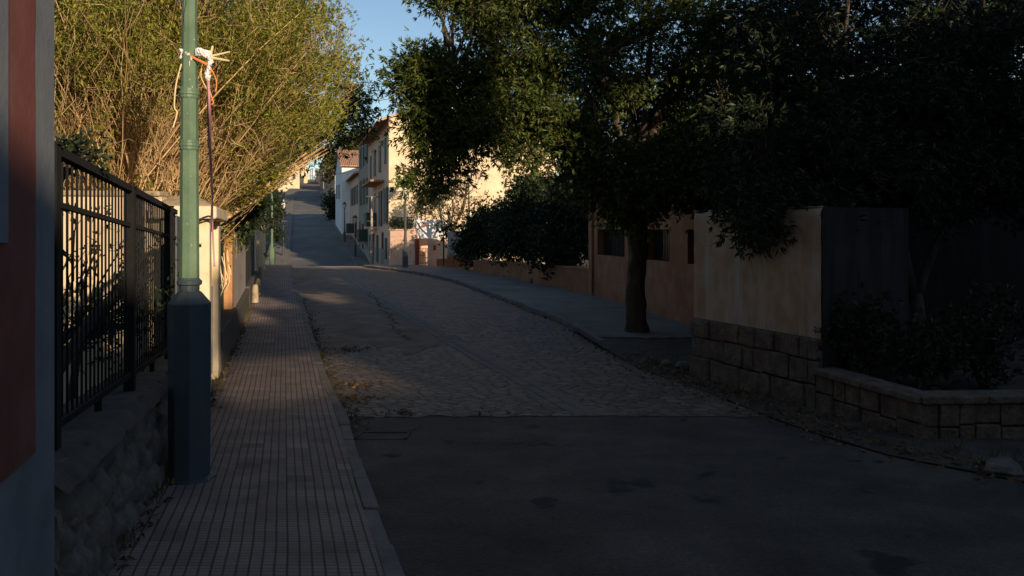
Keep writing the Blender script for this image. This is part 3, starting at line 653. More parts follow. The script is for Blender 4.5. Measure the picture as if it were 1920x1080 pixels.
# ------------------------------------------------------------------ bundle of cut cables strapped to the near lamp
def cable_bundle():
    c = at(348, 6.2); c.x = -2.5
    def q(px, py, Y=6.15): return P(px, py, Y)
    r = empty('cable_bundle', q(385, 110), 'tangle of cut cables wrapped in white plastic strapped to the near green lamp', 'cables')
    def strip(pts, w, t, name, mat):
        ps = [np.array(q(*p)) for p in pts]; fine = []; ws = []
        for i in range(len(ps) - 1):
            for t_ in np.linspace(0, 1, 7)[:-1]: fine.append(ps[i] + (ps[i + 1] - ps[i]) * t_); ws.append(w[i] + (w[i + 1] - w[i]) * t_)
        fine.append(ps[-1]); ws.append(w[-1]); mb = MB(); mb.tube(fine, ws, 14); o = mb.build(name, mat, r)
        for vtx in o.data.vertices:
            c_ = vtx.co.copy(); n1 = noise.noise_vector(c_ * 34); n2 = noise.noise_vector(c_ * 90)
            vtx.co = c_ + n1 * .017 + n2 * .006
        return o
    strip([(366, 98), (372, 97), (382, 99), (392, 102), (398, 105)], [.022, .030, .032, .024, .012], 0, 'plastic_wrap', MT['plastic'])
    strip([(393, 104), (394, 114), (391, 124), (389, 136), (391, 146), (390, 154)], [.012, .018, .014, .017, .016, .005], 0, 'plastic_wrap', MT['plastic'])
    strip([(337, 95), (341, 96), (338, 108)], [.010, .013, .006], 0, 'plastic_wrap', MT['plastic'])
    for pts, w in (([(394, 106), (399, 86)], .010), ([(396, 105), (431, 97)], .008), ([(394, 108), (430, 114)], .009)):
        mb = MB(); mb.tube([q(*p) for p in pts], [w * 1.2, w * .7], 5); mb.build('cane', MT['cane'], r)
    def cab(pts, w, mat):
        Ps = [np.array(q(*p)) for p in pts]; out = []
        for i in range(len(Ps) - 1):
            p0 = Ps[max(i - 1, 0)]; p1 = Ps[i]; p2 = Ps[i + 1]; p3 = Ps[min(i + 2, len(Ps) - 1)]
            for t in np.linspace(0, 1, 6)[:-1]:
                out.append(.5 * ((2 * p1) + (-p0 + p2) * t + (2 * p0 - 5 * p1 + 4 * p2 - p3) * t * t + (-p0 + 3 * p1 - 3 * p2 + p3) * t ** 3))
        out.append(Ps[-1]); mb = MB(); mb.tube(out, w, 6); mb.build('cable', MT[mat], r, True)
    cab([(356, 104), (372, 112), (388, 120), (396, 130), (393, 140)], .0065, 'orangecable')
    cab([(356, 106), (374, 115), (384, 120), (395, 128), (404, 146), (406, 160), (403, 172)], .005, 'orangecable')
    cab([(378, 128), (377, 144), (384, 160), (390, 172), (392, 184)], .0055, 'yellowcable')
    cab([(390, 156), (395, 176), (400, 192), (396, 196)], .006, 'orangecable')
    cab([(340, 120), (330, 160), (327, 200), (332, 212), (324, 240)], .006, 'cane')
    cab([(333, 136), (346, 128), (356, 119)], .005, 'blackcable')
    cab([(347, 60), (345, 30), (349, 0), (347, -40)], .004, 'blackcable')
    # the two long purple leads that drop to the cream pillar
    y1 = 6.15
    cab([(390, 150, 6.15), (391, 200, 6.2), (392, 260, 6.6), (396, 330, 7.6), (398, 395, 9.5), (399, 440, 9.9), (402, 500, 9.95)], .011, 'purplecable')
    cab([(391, 152, 6.15), (393, 210, 6.2), (395, 290, 6.9), (398, 360, 8.4), (396, 410, 9.7), (391, 450, 9.95), (390, 520, 9.95)], .011, 'purplecable')
cable_bundle()

# ------------------------------------------------------------------ cream pillar, garden wall, plots on the left
def pt(Y, off, z): return tuple(wl(Y, off, g(Y) + z))
def wallbox(mb, ya, yb, o0, o1, za, zb):
    """box that follows the left wall line and the slope of the ground"""
    mb.hexa([pt(ya, o1, za), pt(yb, o1, za), pt(yb, o0, za), pt(ya, o0, za), pt(ya, o1, zb), pt(yb, o1, zb), pt(yb, o0, zb), pt(ya, o0, zb)])
def pillar():
    r = empty('gate_pillar', wl(10.4, 0, g(10.4)), 'flaking cream painted meter pillar with a weathered cap behind the near lamp', 'pillar')
    mb = MB(); wallbox(mb, 9.82, 10.05, -.52, .03, -.1, 2.2); wallbox(mb, 10.05, 11.15, -.52, -.07, -.1, 2.2); wallbox(mb, 11.15, 11.5, -.52, .03, -.1, 2.2)
    o = mb.build('shaft', MT['pillar'], r); bevel(o, .012)
    mb = MB(); wallbox(mb, 10.055, 11.145, -.068, -.045, .1, 1.3); o = mb.build('meter_door', MT['whitewall'], r)
    mb = MB(); wallbox(mb, 9.72, 11.62, -.66, .12, 2.2, 2.36); o = mb.build('cap', MT['pillar'], r); bevel(o, .03, 3)
    mb = MB(); mb.hexa([pt(9.74, .10, 2.36), pt(11.6, .10, 2.36), pt(11.6, -.64, 2.36), pt(9.74, -.64, 2.36), pt(10.1, -.16, 2.50), pt(11.2, -.16, 2.50), pt(11.2, -.42, 2.50), pt(10.1, -.42, 2.50)])
    o = mb.build('cap_top', MT['capstone'], r); bevel(o, .05, 3)
    for (Y, a) in ((10.2, 0), (10.42, .06), (10.7, 0)):
        mb = MB(); mb.tube([pt(Y, -.04, .9), pt(Y + a, -.035, 1.6), pt(Y, -.04, 2.19)], .014, 6); mb.build('conduit', MT['brown'], r)
pillar()
def garden_wall():
    c = wl(9.7, -.6, g(9.7)); r = empty('garden_wall', c, 'sunlit cream rendered garden wall seen through the bars of the iron fence', 'wall')
    mb = MB(); a = wl(9.95, -.53); b = a + Vector((-7.5, -1.3, 0)); t = Vector((-.03, .22, 0))
    zb, zt = -.7, CZ + .40
    mb.hexa([(*p.xy, zb) for p in (a, a + t, b + t, b)] + [(*p.xy, zt) for p in (a, a + t, b + t, b)])
    o = mb.build('wall_body', MT['cream'], r)
    mb = MB(); n = Vector((-.17, -.985, 0)); a2 = a - n * -.05 ; 
    mb.hexa([(*p.xy, zt + .001) for p in (a + n * .05, a + t - n * .05, b + t - n * .05, b + n * .05)] + [(*p.xy, zt + .07) for p in (a + n * .05, a + t - n * .05, b + t - n * .05, b + n * .05)])
    bevel(mb.build('coping', MT['capstone'], r), .02)
garden_wall()
def plinth():
    r = empty('plinth_wall', wl(14, 0, g(14)), 'low rough plinth with a peeling orange post and green mesh past the cream pillar', 'wall')
    mb = MB(); wallbox(mb, 11.55, 15.3, -.3, .05, -.1, .62); o = mb.build('plinth', MT['mortar'], r); bevel(o, .03, 3)
    mb = MB(); wallbox(mb, 15.3, 21, -.3, .03, -.1, .5); wallbox(mb, 21.0, 27.4, -.3, .05, -.1, .55); o = mb.build('plinth', MT['mortar'], r); bevel(o, .03, 3)
    mb = MB(); wallbox(mb, 14.9, 15.45, -.34, -.02, .62, 1.98); o = mb.build('post', MT['brown'], r); bevel(o, .015)
    mb = MB(); wallbox(mb, 11.7, 14.88, -.2, -.17, .63, 1.95); mb.build('mesh_screen', MT['mesh'], r)
    mb = MB(); wallbox(mb, 11.6, 11.72, -.22, -.10, .62, 2.0); wallbox(mb, 13.2, 13.28, -.165, -.10, .62, 1.98); mb.build('frame', MT['shutter'], r)
    mb = MB(); mb.tube([pt(15.3, -.05, 1.97), pt(15.35, -.02, 2.3), pt(15.3, -.03, 2.75)], [.035, .03, .022], 7); mb.build('pole', MT['brown'], r, True)
    mb = MB()
    for k in range(7):
        a = 11.9 + k * .42; mb.tube([pt(a, -.1, 1.0 + .1 * (k % 3)), pt(a + .25, -.05 + .05 * (k % 2), 1.15 + .15 * (k % 2)), pt(a + .3, -.1, 1.5 + .05 * k)], .008, 4)
    mb.build('dead_stems', MT['cane'], r)
plinth()
def side_wall(name, ya, yb, h, mat, label, cap=None):
    r = empty(name, wl((ya + yb) / 2, -.1, g((ya + yb) / 2)), label, 'wall')
    mb = MB(); n = max(1, int((yb - ya) / 3)); st = (yb - ya) / n
    for i in range(n): wallbox(mb, ya + i * st, ya + (i + 1) * st - .004, -.4, -.06, -.1, h)
    mb.build('wall_body', MT[mat], r)
    if cap:
        mb = MB(); wallbox(mb, ya, yb, -.45, -.01, h + .002, h + .09); mb.build('coping', MT[cap], r)
    return r
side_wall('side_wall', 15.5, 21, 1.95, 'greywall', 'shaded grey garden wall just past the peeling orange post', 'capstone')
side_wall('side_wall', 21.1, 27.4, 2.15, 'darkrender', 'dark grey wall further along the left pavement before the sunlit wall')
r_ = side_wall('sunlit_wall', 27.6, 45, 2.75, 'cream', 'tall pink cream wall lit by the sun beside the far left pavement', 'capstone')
for (ya, yb) in ((29.2, 29.7), (33, 33.6), (38, 38.6)):
    mb = MB(); wallbox(mb, ya, yb, -.058, .05, -.1, 2.6); mb.build('buttress', MT['cream'], r_)
mb = MB(); wallbox(mb, 40, 41.1, -.058, -.03, 0, 2.2); mb.build('door', MT['shutter'], r_)
for (Y, h) in ((22.2, .5), (27.5, .7), (24.6, .5)):
    r_ = empty('boundary_stone', wl(Y, .14, g(Y)), {22.2: 'squat stone stub standing against the left wall, nearest of three', 24.6: 'squat stone stub standing against the left wall, middle of three', 27.5: 'squat stone stub at the foot of the sunlit wall, farthest of three'}[Y], 'bollard', 'stone stubs along the left wall')
    mb = MB(); mb.lathe(wl(Y, .14, g(Y)), [(-.05, .10), (h * .8, .085), (h * .95, .07), (h, .03)], 9); bevel(mb.build('stub', MT['capstone'], r_), .02)

# ------------------------------------------------------------------ right side walls
def stone_block():
    A = Vector((2.68, 12.0, 0)); B = Vector((3.66, 9.6, 0)); d = (B - A); L = d.length; d.normalize(); nrm = Vector((-d.y, d.x, 0)) * -1   # towards the street
    if nrm.x > 0: nrm = -nrm
    r = empty('stone_based_wall', A.lerp(B, .5) + Vector((0, 0, g(10.8))), 'end block of tan stained plaster on a rough stone base at the roadside', 'wall')
    D = 1.5; zt = CZ + .30
    def q(s, off, z): p = A + d * s + nrm * off; return Vector((p.x, p.y, z))
    zg = lambda s: g((A + d * s).y) - .13
    base_top = lambda s: CZ + (-1.31 + (.0) * s)
    # plaster body
    n, m = 70, 50; v = []; f = []; uv = []
    zb = CZ - 1.33
    for i in range(n + 1):
        s = L * i / n
        for j in range(m + 1):
            z = zb + (zt - zb) * j / m - (.05 * max(0, (j / m - .9) * 10) * (.3 + abs(noise.noise((s * 3, 0, 0)))))
            o = -.06 + .012 * noise.noise((s * 1.2, z * 1.2, 3)) + .006 * noise.noise((s * 5, z * 5, 1)) - .05 * (max(0, j / m - .93) * 14) ** 2
            v.append(tuple(q(s, o, z)))
    f = [(i * (m + 1) + j, i * (m + 1) + j + 1, (i + 1) * (m + 1) + j + 1, (i + 1) * (m + 1) + j) for i in range(n) for j in range(m)]
    link_mesh('plaster', v, f, MT['plaster'], r, True)
    mb = MB(); c0, c1, c2, c3 = q(0.01, -.085, 0), q(L - .01, -.085, 0), q(L - .01, -D, 0), q(0.01, -D, 0)
    mb.hexa([(*p.xy, -.75) for p in (c0, c1, c2, c3)] + [(*p.xy, zt - .03) for p in (c0, c1, c2, c3)]); mb.build('core', MT['darkrender'], r)
    # rough blocks
    mb = MB(); rows = [0, .36, .70, 1.0]
    random.seed(21)
    def blk(s0, s1, z0, z1, o, face=1):
        j = lambda a: a * (random.random() - .5)
        inner = [q(s0, -.09, z0), q(s1, -.09, z0), q(s1, -.09, z1), q(s0, -.09, z1)]
        sh = .005
        outer = [q(s0 + sh + j(.03), o, z0 + sh + j(.014)), q(s1 - sh + j(.02), o + j(.02), z0 + sh + j(.02)), q(s1 - sh + j(.02), o, z1 - sh + j(.02)), q(s0 + sh + j(.02), o + j(.015), z1 - sh + j(.02))]
        mb.hexa(inner + outer)
    for k in range(3):
        s = 0
        while s < L - .02:
            w = random.choice((.12, .16, .2, .24, .3, .38, .46)) * random.uniform(.85, 1.1); s1 = min(L, s + w)
            if L - s1 < .12: s1 = L
            z0 = zg(s); Ht = zb + .01 - z0
            wv = lambda kk, ss: rows[kk] + (0 if kk in (0, 3) else .05 * noise.noise((ss * 1.6, kk * 7.3, 0))); b_ = wv(k + 1, s + .1); lo_ = wv(k, s + .1)
            blk(s, s1, z0 + Ht * lo_ + .006, z0 + Ht * b_ - .006, .0 + random.uniform(-.02, .035) + .03 * (k == 0))
            s = s1
    o = mb.build('stone_base', MT['warmstone'], r); bevel(o, .013, 3)
    mb = MB(); c = [q(.0, -.045, 0), q(L, -.045, 0), q(L, -.085, 0), q(0, -.085, 0)]
    mb.hexa([(*p.xy, -.75) for p in c] + [(*p.xy, zb + .01) for p in c]); mb.build('mortar', MT['mortar'], r)
    # near end: stacked quoins facing the camera
    # planter wall
    P0 = B + nrm * .02; Y1 = Vector((4.12, 8.05, 0)); Y2 = Vector((9.5, 8.2, 0))
    r2 = empty('planter_wall', Vector((4.3, 8.3, g(8.3))), 'low stone planter wall with a flat coping beside the dark roadside tree', 'wall')
    for (a, b, ha, hb) in ((P0, Y1, .43, .36), (Y1, Y2, .36, .40)):
        dd = (b - a); Lw = dd.length; dd.normalize(); nn = Vector((dd.y, -dd.x, 0))
        if nn.y > 0 and abs(nn.y) > abs(nn.x): nn = -nn
        if abs(nn.x) > abs(nn.y) and nn.x > 0: nn = -nn
        def w(s, o, z): p = a + dd * s + nn * o; return (p.x, p.y, z)
        mb = MB(); s = 0
        while s < Lw - .02:
            s1 = min(Lw, s + random.uniform(.16, .34))
            if Lw - s1 < .1: s1 = Lw
            zg0 = g((a + dd * s).y) - .15
            zt0 = g((a + dd * s).y) - .1 + ha + (hb - ha) * s / Lw
            zm = zg0 + (zt0 - zg0) * random.uniform(.42, .58)
            for (za, zb2) in ((zg0, zm - .004), (zm + .004, zt0)):
                o_ = random.uniform(-.015, .02); jj = lambda: random.uniform(-.012, .012)
                mb.hexa([w(s, -.2, za), w(s1, -.2, za), w(s1, -.2, zb2), w(s, -.2, zb2), w(s + .006 + jj() * .5, o_, za + .004), w(s1 - .006 + jj() * .5, o_, za + .004 + jj() * .5), w(s1 - .006 + jj() * .5, o_ + jj(), zb2 - .004), w(s + .006, o_ + jj(), zb2 - .004 + jj() * .5)])
            s = s1
        bevel(mb.build('stones', MT['warmstone'], r2), .014, 2)
        mb = MB(); z0 = g(a.y) - .1 + ha; z1 = g(b.y) - .1 + hb
        nseg = max(2, int(Lw / .6))
        for i in range(nseg):
            sa, sb = Lw * i / nseg + .004, Lw * (i + 1) / nseg - .004; za = z0 + (z1 - z0) * i / nseg; zb2 = z0 + (z1 - z0) * (i + 1) / nseg
            jz = random.uniform(-.008, .008)
            mb.hexa([w(sa, .05, za + .003), w(sb, .05, zb2 + .003), w(sb, -.28, zb2 + .003), w(sa, -.28, za + .003), w(sa, .05, za + .075 + jz), w(sb, .05, zb2 + .075 + jz), w(sb, -.28, zb2 + .075 + jz), w(sa, -.28, za + .075 + jz)])
        bevel(mb.build('coping', MT['warmstone'], r2), .015, 2)
    # planter soil
    v = [(P0.x + .15, P0.y - .05, g(9.5) + .2), (Y1.x + .15, Y1.y + .2, g(8.1) + .15), (9.5, 8.3, g(8.2) + .2), (9.5, 13.5, g(13) + .25), (4.3, 13.5, g(13) + .25)]
    tag(link_mesh('planter_soil', v, [(0, 1, 2, 3, 4)], MT['dirt']), 'dark soil filling the stone planter', None, None, 'structure')
stone_block()
def dark_building():
    r = empty('dark_building', Vector((8, 14, g(13))), 'dark grey rendered building wall behind the roadside tree at the far right', 'building')
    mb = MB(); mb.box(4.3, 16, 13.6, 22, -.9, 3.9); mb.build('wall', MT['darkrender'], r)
    mb = MB(); mb.box(4.2, 16.2, 13.4, 22.2, 3.902, 4.1); mb.build('cornice', MT['darkrender'], r)
dark_building()

def frame_box(mb, o, e1, e2, a0, a1, b0, b1, z0, z1):
    pts = []
    for z in (z0, z1):
        for (a, b) in ((a0, b0), (a0, b1), (a1, b1), (a1, b0)):
            p = o + e1 * a + e2 * b; pts.append((p.x, p.y, z))
    mb.hexa(pts)

def orange_building():
    A = Vector((3.95, 17.2, 0)); B = Vector((2.43, 24.6, 0)); d = (B - A); L = d.length; d.normalize(); e2 = Vector((d.y, -d.x, 0))
    r = empty('orange_building', A.lerp(B, .5) + Vector((0, 0, g(21))), 'flat orange rendered building with small square barred windows behind the roadside tree', 'building')
    ztop = CZ + 1.15; D = 6; w0, w1 = CZ - .76, CZ + .0
    wins = [(4.5, 6.9), (1.43, 2.9), (.02, .42)]
    mb = MB(); bx = lambda a0, a1, b0, b1, z0, z1, m=None: frame_box(m or mb, A, d, e2, a0, a1, b0, b1, z0, z1)
    cuts = sorted([0, L] + [x for w in wins for x in w])
    for i in range(len(cuts) - 1):
        a0, a1 = cuts[i], cuts[i + 1]
        if (a0, a1) in wins: bx(a0, a1, 0, .3, -.8, w0); bx(a0, a1, 0, .3, w1, ztop)
        else: bx(a0, a1, 0, .3, -.8, ztop)
    bx(0, .3, .3, D, -.8, ztop); bx(L - .3, L, .3, D, -.8, ztop); bx(.3, L - .3, D - .3, D, -.8, ztop); bx(.3, L - .3, .3, D - .3, ztop - .2, ztop)
    mb.build('wall', MT['orange'], r)
    mb = MB(); bx(L - .28, L + .04, -.07, -.003, -.6, ztop + .05); bx(L + .003, L + .04, -.003, .4, -.6, ztop + .05); mb.build('corner_pier', MT['orange'], r)
    for (a0, a1) in wins:
        mb = MB(); bx(a0, a1, .22, .26, w0, w1); w = mb.build('window', MT['pane'], r)
        m2 = MB()
        nb = max(3, int((a1 - a0) / .13))
        for k in range(1, nb): s = a0 + (a1 - a0) * k / nb; frame_box(m2, A, d, e2, s - .008, s + .008, .15, .166, w0, w1)
        m2.build('bars', MT['iron'], w)
orange_building()
def hedge_wall():
    A = Vector((2.42, 24.65, 0)); B = Vector((-1.78, 37, 0)); d = (B - A); L = d.length; d.normalize(); e2 = Vector((d.y, -d.x, 0))
    r = empty('low_wall', A.lerp(B, .5) + Vector((0, 0, g(30))), 'low brown rendered wall with flat coping below the dark shrubs', 'wall')
    def seg(mb, b0, b1, z0, z1):
        n = 8
        for i in range(n):
            a0, a1 = L * i / n, L * (i + 1) / n; h0 = .74 + (.46 - .74) * i / n; h1 = .74 + (.46 - .74) * (i + 1) / n
            pts = []
            for k in (0, 1):
                for (a, b, h) in ((a0, b0, h0), (a0, b1, h0), (a1, b1, h1), (a1, b0, h1)):
                    p = A + d * a + e2 * b; pts.append((p.x, p.y, g(p.y) + ((z0 if z0 < 0 else h + z0) if k == 0 else h + z1)))
            mb.hexa(pts)
    mb = MB(); seg(mb, 0, .3, -.2, 0); mb.build('wall_body', MT['orange'], r)
    mb = MB(); seg(mb, -.04, .34, .001, .06); mb.build('coping', MT['orange'], r)
hedge_wall()

# ------------------------------------------------------------------ houses
def house(name, label, o, e1, L, D, zg, ze, wall, roofh=1.6, ridge='along', roof='roof', over=.35, streetw=(), gablew=(), base=None, cat='house', eave_t=.12):
    e1 = e1.normalized(); e2 = Vector((e1.y, -e1.x, 0))
    r = empty(name, o + Vector((0, 0, zg)), label, cat)
    q = lambda a, b, z: tuple((o + e1 * a + e2 * b).xy) + (z,)
    mb = MB(); i = 0
    if ridge == 'along':
        V = [q(0, 0, zg - 1.5), q(L, 0, zg - 1.5), q(L, D, zg - 1.5), q(0, D, zg - 1.5), q(0, 0, ze), q(L, 0, ze), q(L, D, ze), q(0, D, ze), q(0, D / 2, ze + roofh), q(L, D / 2, ze + roofh)]
        Fc = [(0, 4, 5, 1), (2, 6, 7, 3), (0, 3, 7, 8, 4), (1, 5, 9, 6, 2), (4, 8, 9, 5), (7, 6, 9, 8)]
        sl = [((-over, -over), (L + over, -over), (L + over, D / 2), (-over, D / 2)), ((-over, D / 2), (L + over, D / 2), (L + over, D + over), (-over, D + over))]
    elif ridge == 'across':
        V = [q(0, 0, zg - 1.5), q(L, 0, zg - 1.5), q(L, D, zg - 1.5), q(0, D, zg - 1.5), q(0, 0, ze), q(L, 0, ze), q(L, D, ze), q(0, D, ze), q(L / 2, 0, ze + roofh), q(L / 2, D, ze + roofh)]
        Fc = [(0, 4, 8, 5, 1), (2, 6, 9, 7, 3), (0, 3, 7, 4), (1, 5, 6, 2), (4, 7, 9, 8), (5, 8, 9, 6)]
    else:
        V = [q(0, 0, zg - 1.5), q(L, 0, zg - 1.5), q(L, D, zg - 1.5), q(0, D, zg - 1.5), q(0, 0, ze), q(L, 0, ze), q(L, D, ze), q(0, D, ze)]
        Fc = [(0, 4, 5, 1), (2, 6, 7, 3), (0, 3, 7, 4), (1, 5, 6, 2), (4, 7, 6, 5)]
    w = link_mesh('wall', V, Fc, MT[wall], r)
    if ridge != 'flat':
        mb = MB(); half = (D if ridge == 'along' else L) / 2; sl_ = roofh / half
        for s in (0, 1):
            lo = -over if s == 0 else 2 * half + over
            zlo = ze - over * sl_ + .03; zhi = ze + roofh + .03
            if ridge == 'along': pts = [(-over * .4, lo, zlo), (L + over * .4, lo, zlo), (L + over * .4, half, zhi), (-over * .4, half, zhi)]
            else: pts = [(lo, -over * .4, zlo), (lo, D + over * .4, zlo), (half, D + over * .4, zhi), (half, -over * .4, zhi)]
            P4 = [q(a, b, z) for a, b, z in pts]; P4b = [q(a, b, z + eave_t) for a, b, z in pts]
            i = len(mb.v); mb.v += P4 + P4b; mb.uv += [((a if ridge == 'along' else b), 0) for a, b, z in pts] * 2
            for fc in ((3, 2, 1, 0), (4, 5, 6, 7), (0, 1, 5, 4), (1, 2, 6, 5), (2, 3, 7, 6), (3, 0, 4, 7)): mb.f.append(tuple(i + k for k in fc))
        mb.build('roof', MT[roof], r)
    else:
        mb = MB(); frame_box(mb, o, e1, e2, -.1, L + .1, -.1, D + .1, ze + .002, ze + .18); mb.build('cornice', MT[wall], r)
    def win(face, s0, s1, z0, z1, kind='shut'):
        def bx(m, a0, a1, d0, d1, za, zb):
            if face == 's': frame_box(m, o, e1, e2, a0, a1, -d1, -d0, za, zb)
            else: frame_box(m, o, e1, e2, -d1, -d0, a0, a1, za, zb)
        m = MB()
        t = .07
        for (a0, a1, za, zb) in ((s0, s0 + t, z0, z1), (s1 - t, s1, z0, z1), (s0 + t, s1 - t, z0, z0 + t), (s0 + t, s1 - t, z1 - t, z1)): bx(m, a0, a1, .003, .05, za, zb)
        wobj = m.build('door' if kind == 'door' else 'window', MT['frame' if kind != 'door' else 'doorred'], r)
        m = MB(); bx(m, s0 + t, s1 - t, .004, .02, z0 + t, z1 - t); m.build('pane', MT['pane'], wobj)
        if kind == 'shut':
            wd = (s1 - s0) * .55
            for (a0, a1) in ((s0 - wd, s0 - .01), (s1 + .01, s1 + wd)):
                m = MB(); bx(m, a0, a1, .02, .08, z0, z1)
                m.build('shutter', MT['shutter'], wobj)
        if kind == 'closed':
            m = MB(); mid = (s0 + s1) / 2; bx(m, s0 - .03, mid - .01, .055, .10, z0, z1); bx(m, mid + .01, s1 + .03, .055, .10, z0, z1)
            m.build('shutter', MT['shutter'], wobj)
        if kind == 'balcony':
            m = MB(); bx(m, s0 - .5, s1 + .5, .003, .75, z0 - .14, z0); b = m.build('balcony', MT[wall], r)
            m = MB(); bx(m, s0 - .48, s1 + .48, .70, .73, z0 + .002, z0 + 1.0); bx(m, s0 - .48, s0 - .45, .003, .70, z0 + .002, z0 + 1.0); bx(m, s1 + .45, s1 + .48, .003, .70, z0 + .002, z0 + 1.0); m.build('railing', MT['shutter'], b)
            m = MB(); bx(m, s0 + t, s1 - t, .025, .06, z0 + t, z1 - t); m.build('shutter', MT['shutter'], wobj)
    for (s0, s1, z0, z1, k) in streetw: win('s', s0, s1, z0, z1, k)
    for (s0, s1, z0, z1, k) in gablew: win('g', s0, s1, z0, z1, k)
    if base:
        mb = MB(); frame_box(mb, o, e1, e2, 0.02, L - .02, -.03, -.004, zg - 1, zg + base[0]); mb.build('plinth', MT[base[1]], r)
    return r, q

SD = Vector((-.27, 1, 0)); E1 = SD.normalized(); E2 = Vector((E1.y, -E1.x, 0))
O1 = Vector((-7.7, 50, 0)); ln_ = math.hypot(.27, 1)
# tall pink house with the sunlit gable
rh, qh = house('tall_house', 'tall three storey house with a sunlit cream gable wall and green shuttered pink front', O1, E1, 14.6, 11.0, g(52), CZ + 6.9, 'pinkwall', roofh=2.1, over=.75,
    streetw=[(1.1, 1.9, CZ + 4.25, CZ + 5.85, 'closed'), (4.6, 5.6, CZ + 3.95, CZ + 5.75, 'closed'), (8.2, 9.3, CZ + 3.9, CZ + 5.7, 'closed'), (11.6, 12.4, CZ + 3.9, CZ + 5.6, 'closed'),
             (1.0, 2.0, CZ + .35, CZ + 2.7, 'shut'), (4.3, 5.2, CZ + .2, CZ + 2.6, 'shut'), (8.2, 9.4, CZ + .2, CZ + 2.7, 'balcony'), (12, 12.9, CZ + .2, CZ + 2.5, 'closed'),
             (.7, 1.5, CZ - 1.9, CZ - .55, 'closed'), (3.0, 4.0, CZ - 2.3, CZ - .2, 'door'), (6.2, 7.2, CZ - 2.3, CZ - .4, 'closed'), (9.4, 10.6, CZ - 2.3, CZ - .3, 'door'), (12, 13, CZ - 2.2, CZ - .4, 'closed')],
    base=(1.05, 'greywall'))
mb = MB(); V = [qh(-.012, .0, g(50) - 1), qh(-.012, 11.0, g(50) - 1), qh(-.012, 11.0, CZ + 6.9), qh(-.012, 5.5, CZ + 8.98), qh(-.012, 0, CZ + 6.9)]
gw = link_mesh('gable_render', V, [(0, 1, 2, 3, 4)], MT['cream'], rh); s = gw.modifiers.new('s', 'SOLIDIFY'); s.thickness = .008; s.offset = 1
for z in (CZ + 3.2,):
    mb = MB(); frame_box(mb, O1, E1, E2, 2.6, 10.4, -.9, -.004, z - .06, z + .06); mb.build('awning', MT['roof'], rh)
# second house
O2 = O1 + E1 * 14.65
house('grey_house', 'taller greyish pink house joined beyond the cream gabled house', O2, E1, 10.3, 10, g(66), CZ + 7.9, 'greywall', roofh=1.7, over=.5,
    streetw=[(1.2, 2.1, CZ + 5.4, CZ + 7.2, 'shut'), (4.4, 5.3, CZ + 5.4, CZ + 7.2, 'shut'), (7.6, 8.5, CZ + 5.4, CZ + 7.2, 'shut'), (1.2, 2.1, CZ + 2.1, CZ + 4.2, 'shut'), (4.4, 5.4, CZ + 2.1, CZ + 4.3, 'shut'), (7.6, 8.6, CZ + 2.1, CZ + 4.3, 'shut'),
             (1.0, 2.2, CZ - 1.0, CZ + .9, 'balcony'), (4.6, 5.8, CZ - 1.7, CZ + .5, 'door'), (7.6, 8.8, CZ - 1.5, CZ + .7, 'closed')])
O3 = O2 + E1 * 10.35
house('low_house', 'lower two storey cream house between the grey house and the white house', O3, E1, 11.5, 9, g(80), CZ + 5.2, 'pinkwall', roofh=1.4, over=.5,
    streetw=[(1.5, 2.5, CZ + 2.4, CZ + 4.2, 'shut'), (5, 6, CZ + 2.4, CZ + 4.2, 'shut'), (8.5, 9.5, CZ + 2.4, CZ + 4.2, 'shut'), (2, 3.2, CZ - .8, CZ + 1.3, 'door'), (6.2, 7.4, CZ - .4, CZ + 1.5, 'balcony')])
O4 = O3 + E1 * 11.55 - E2 * .9
house('white_house', 'whitewashed house with an orange clay tile roof halfway up the hill', O4, E1, 14, 10, g(92), CZ + 6.8, 'whitewall', roofh=2.2, ridge='across', over=.5,
    streetw=[(4, 5.2, CZ + 3.4, CZ + 5, 'closed'), (9, 10, CZ + 3.6, CZ + 5.2, 'closed')], gablew=[(1.0, 1.9, CZ + 4.3, CZ + 5.8, 'pane')])
# far up the hill, right
def far_house(px, Y, w, h, d, mat, label, roof='along', roofh=1.0, side=1, name='far_house', dz=0, wins=2):
    o = at(px, Y); o.z = 0
    gw_ = [(w * (i + .35) / wins, w * (i + .35) / wins + .9, g(Y) + h * .52 + dz, g(Y) + h * .52 + 1.4 + dz, 'pane') for i in range(wins)]
    return house(name, label, o, E1, d, w, g(Y) + dz, g(Y) + dz + h, mat, roofh=roofh, ridge=roof, over=.3, gablew=gw_, streetw=[(d * .2, d * .2 + 1, g(Y) + dz + h * .5, g(Y) + dz + h * .5 + 1.5, 'pane'), (d * .6, d * .6 + 1, g(Y) + dz + h * .5, g(Y) + dz + h * .5 + 1.5, 'pane')])
far_house(628, 128, 5, 5.5, 16, 'oldstone', 'old brown stone house behind the dark hedge up the hill', 'along')
far_house(614, 150, 6, 7.5, 20, 'oldstone', 'narrow old stone house higher up beneath the pine', 'flat')
far_house(606.5, 185, 5, 7.5, 30, 'oldstone', 'tall weathered stone house nearest the hilltop on the right', 'flat')
far_house(601, 250, 4, 5, 40, 'pinkwall', 'small pinkish house beside the crest on the right', 'along')
rt = empty('stone_tower', at(613.5, 215, 0), 'small golden stone tower standing above the far right roofs', 'tower')
c = at(613.5, 215); mb = MB(); mb.box(c.x - .95, c.x + .95, c.y - .95, c.y + .95, c.z - 1, CZ + (HZ - 289) / F * 215); mb.build('shaft', MT['tower'], rt)
zt = CZ + (HZ - 289) / F * 215; mb = MB(); mb.box(c.x - 1.15, c.x + 1.15, c.y - 1.15, c.y + 1.15, zt + .002, zt + .3); mb.lathe((c.x, c.y, zt + .3), [(0, 1.3), (.9, .1)], 4); mb.build('roof', MT['roof'], rt)
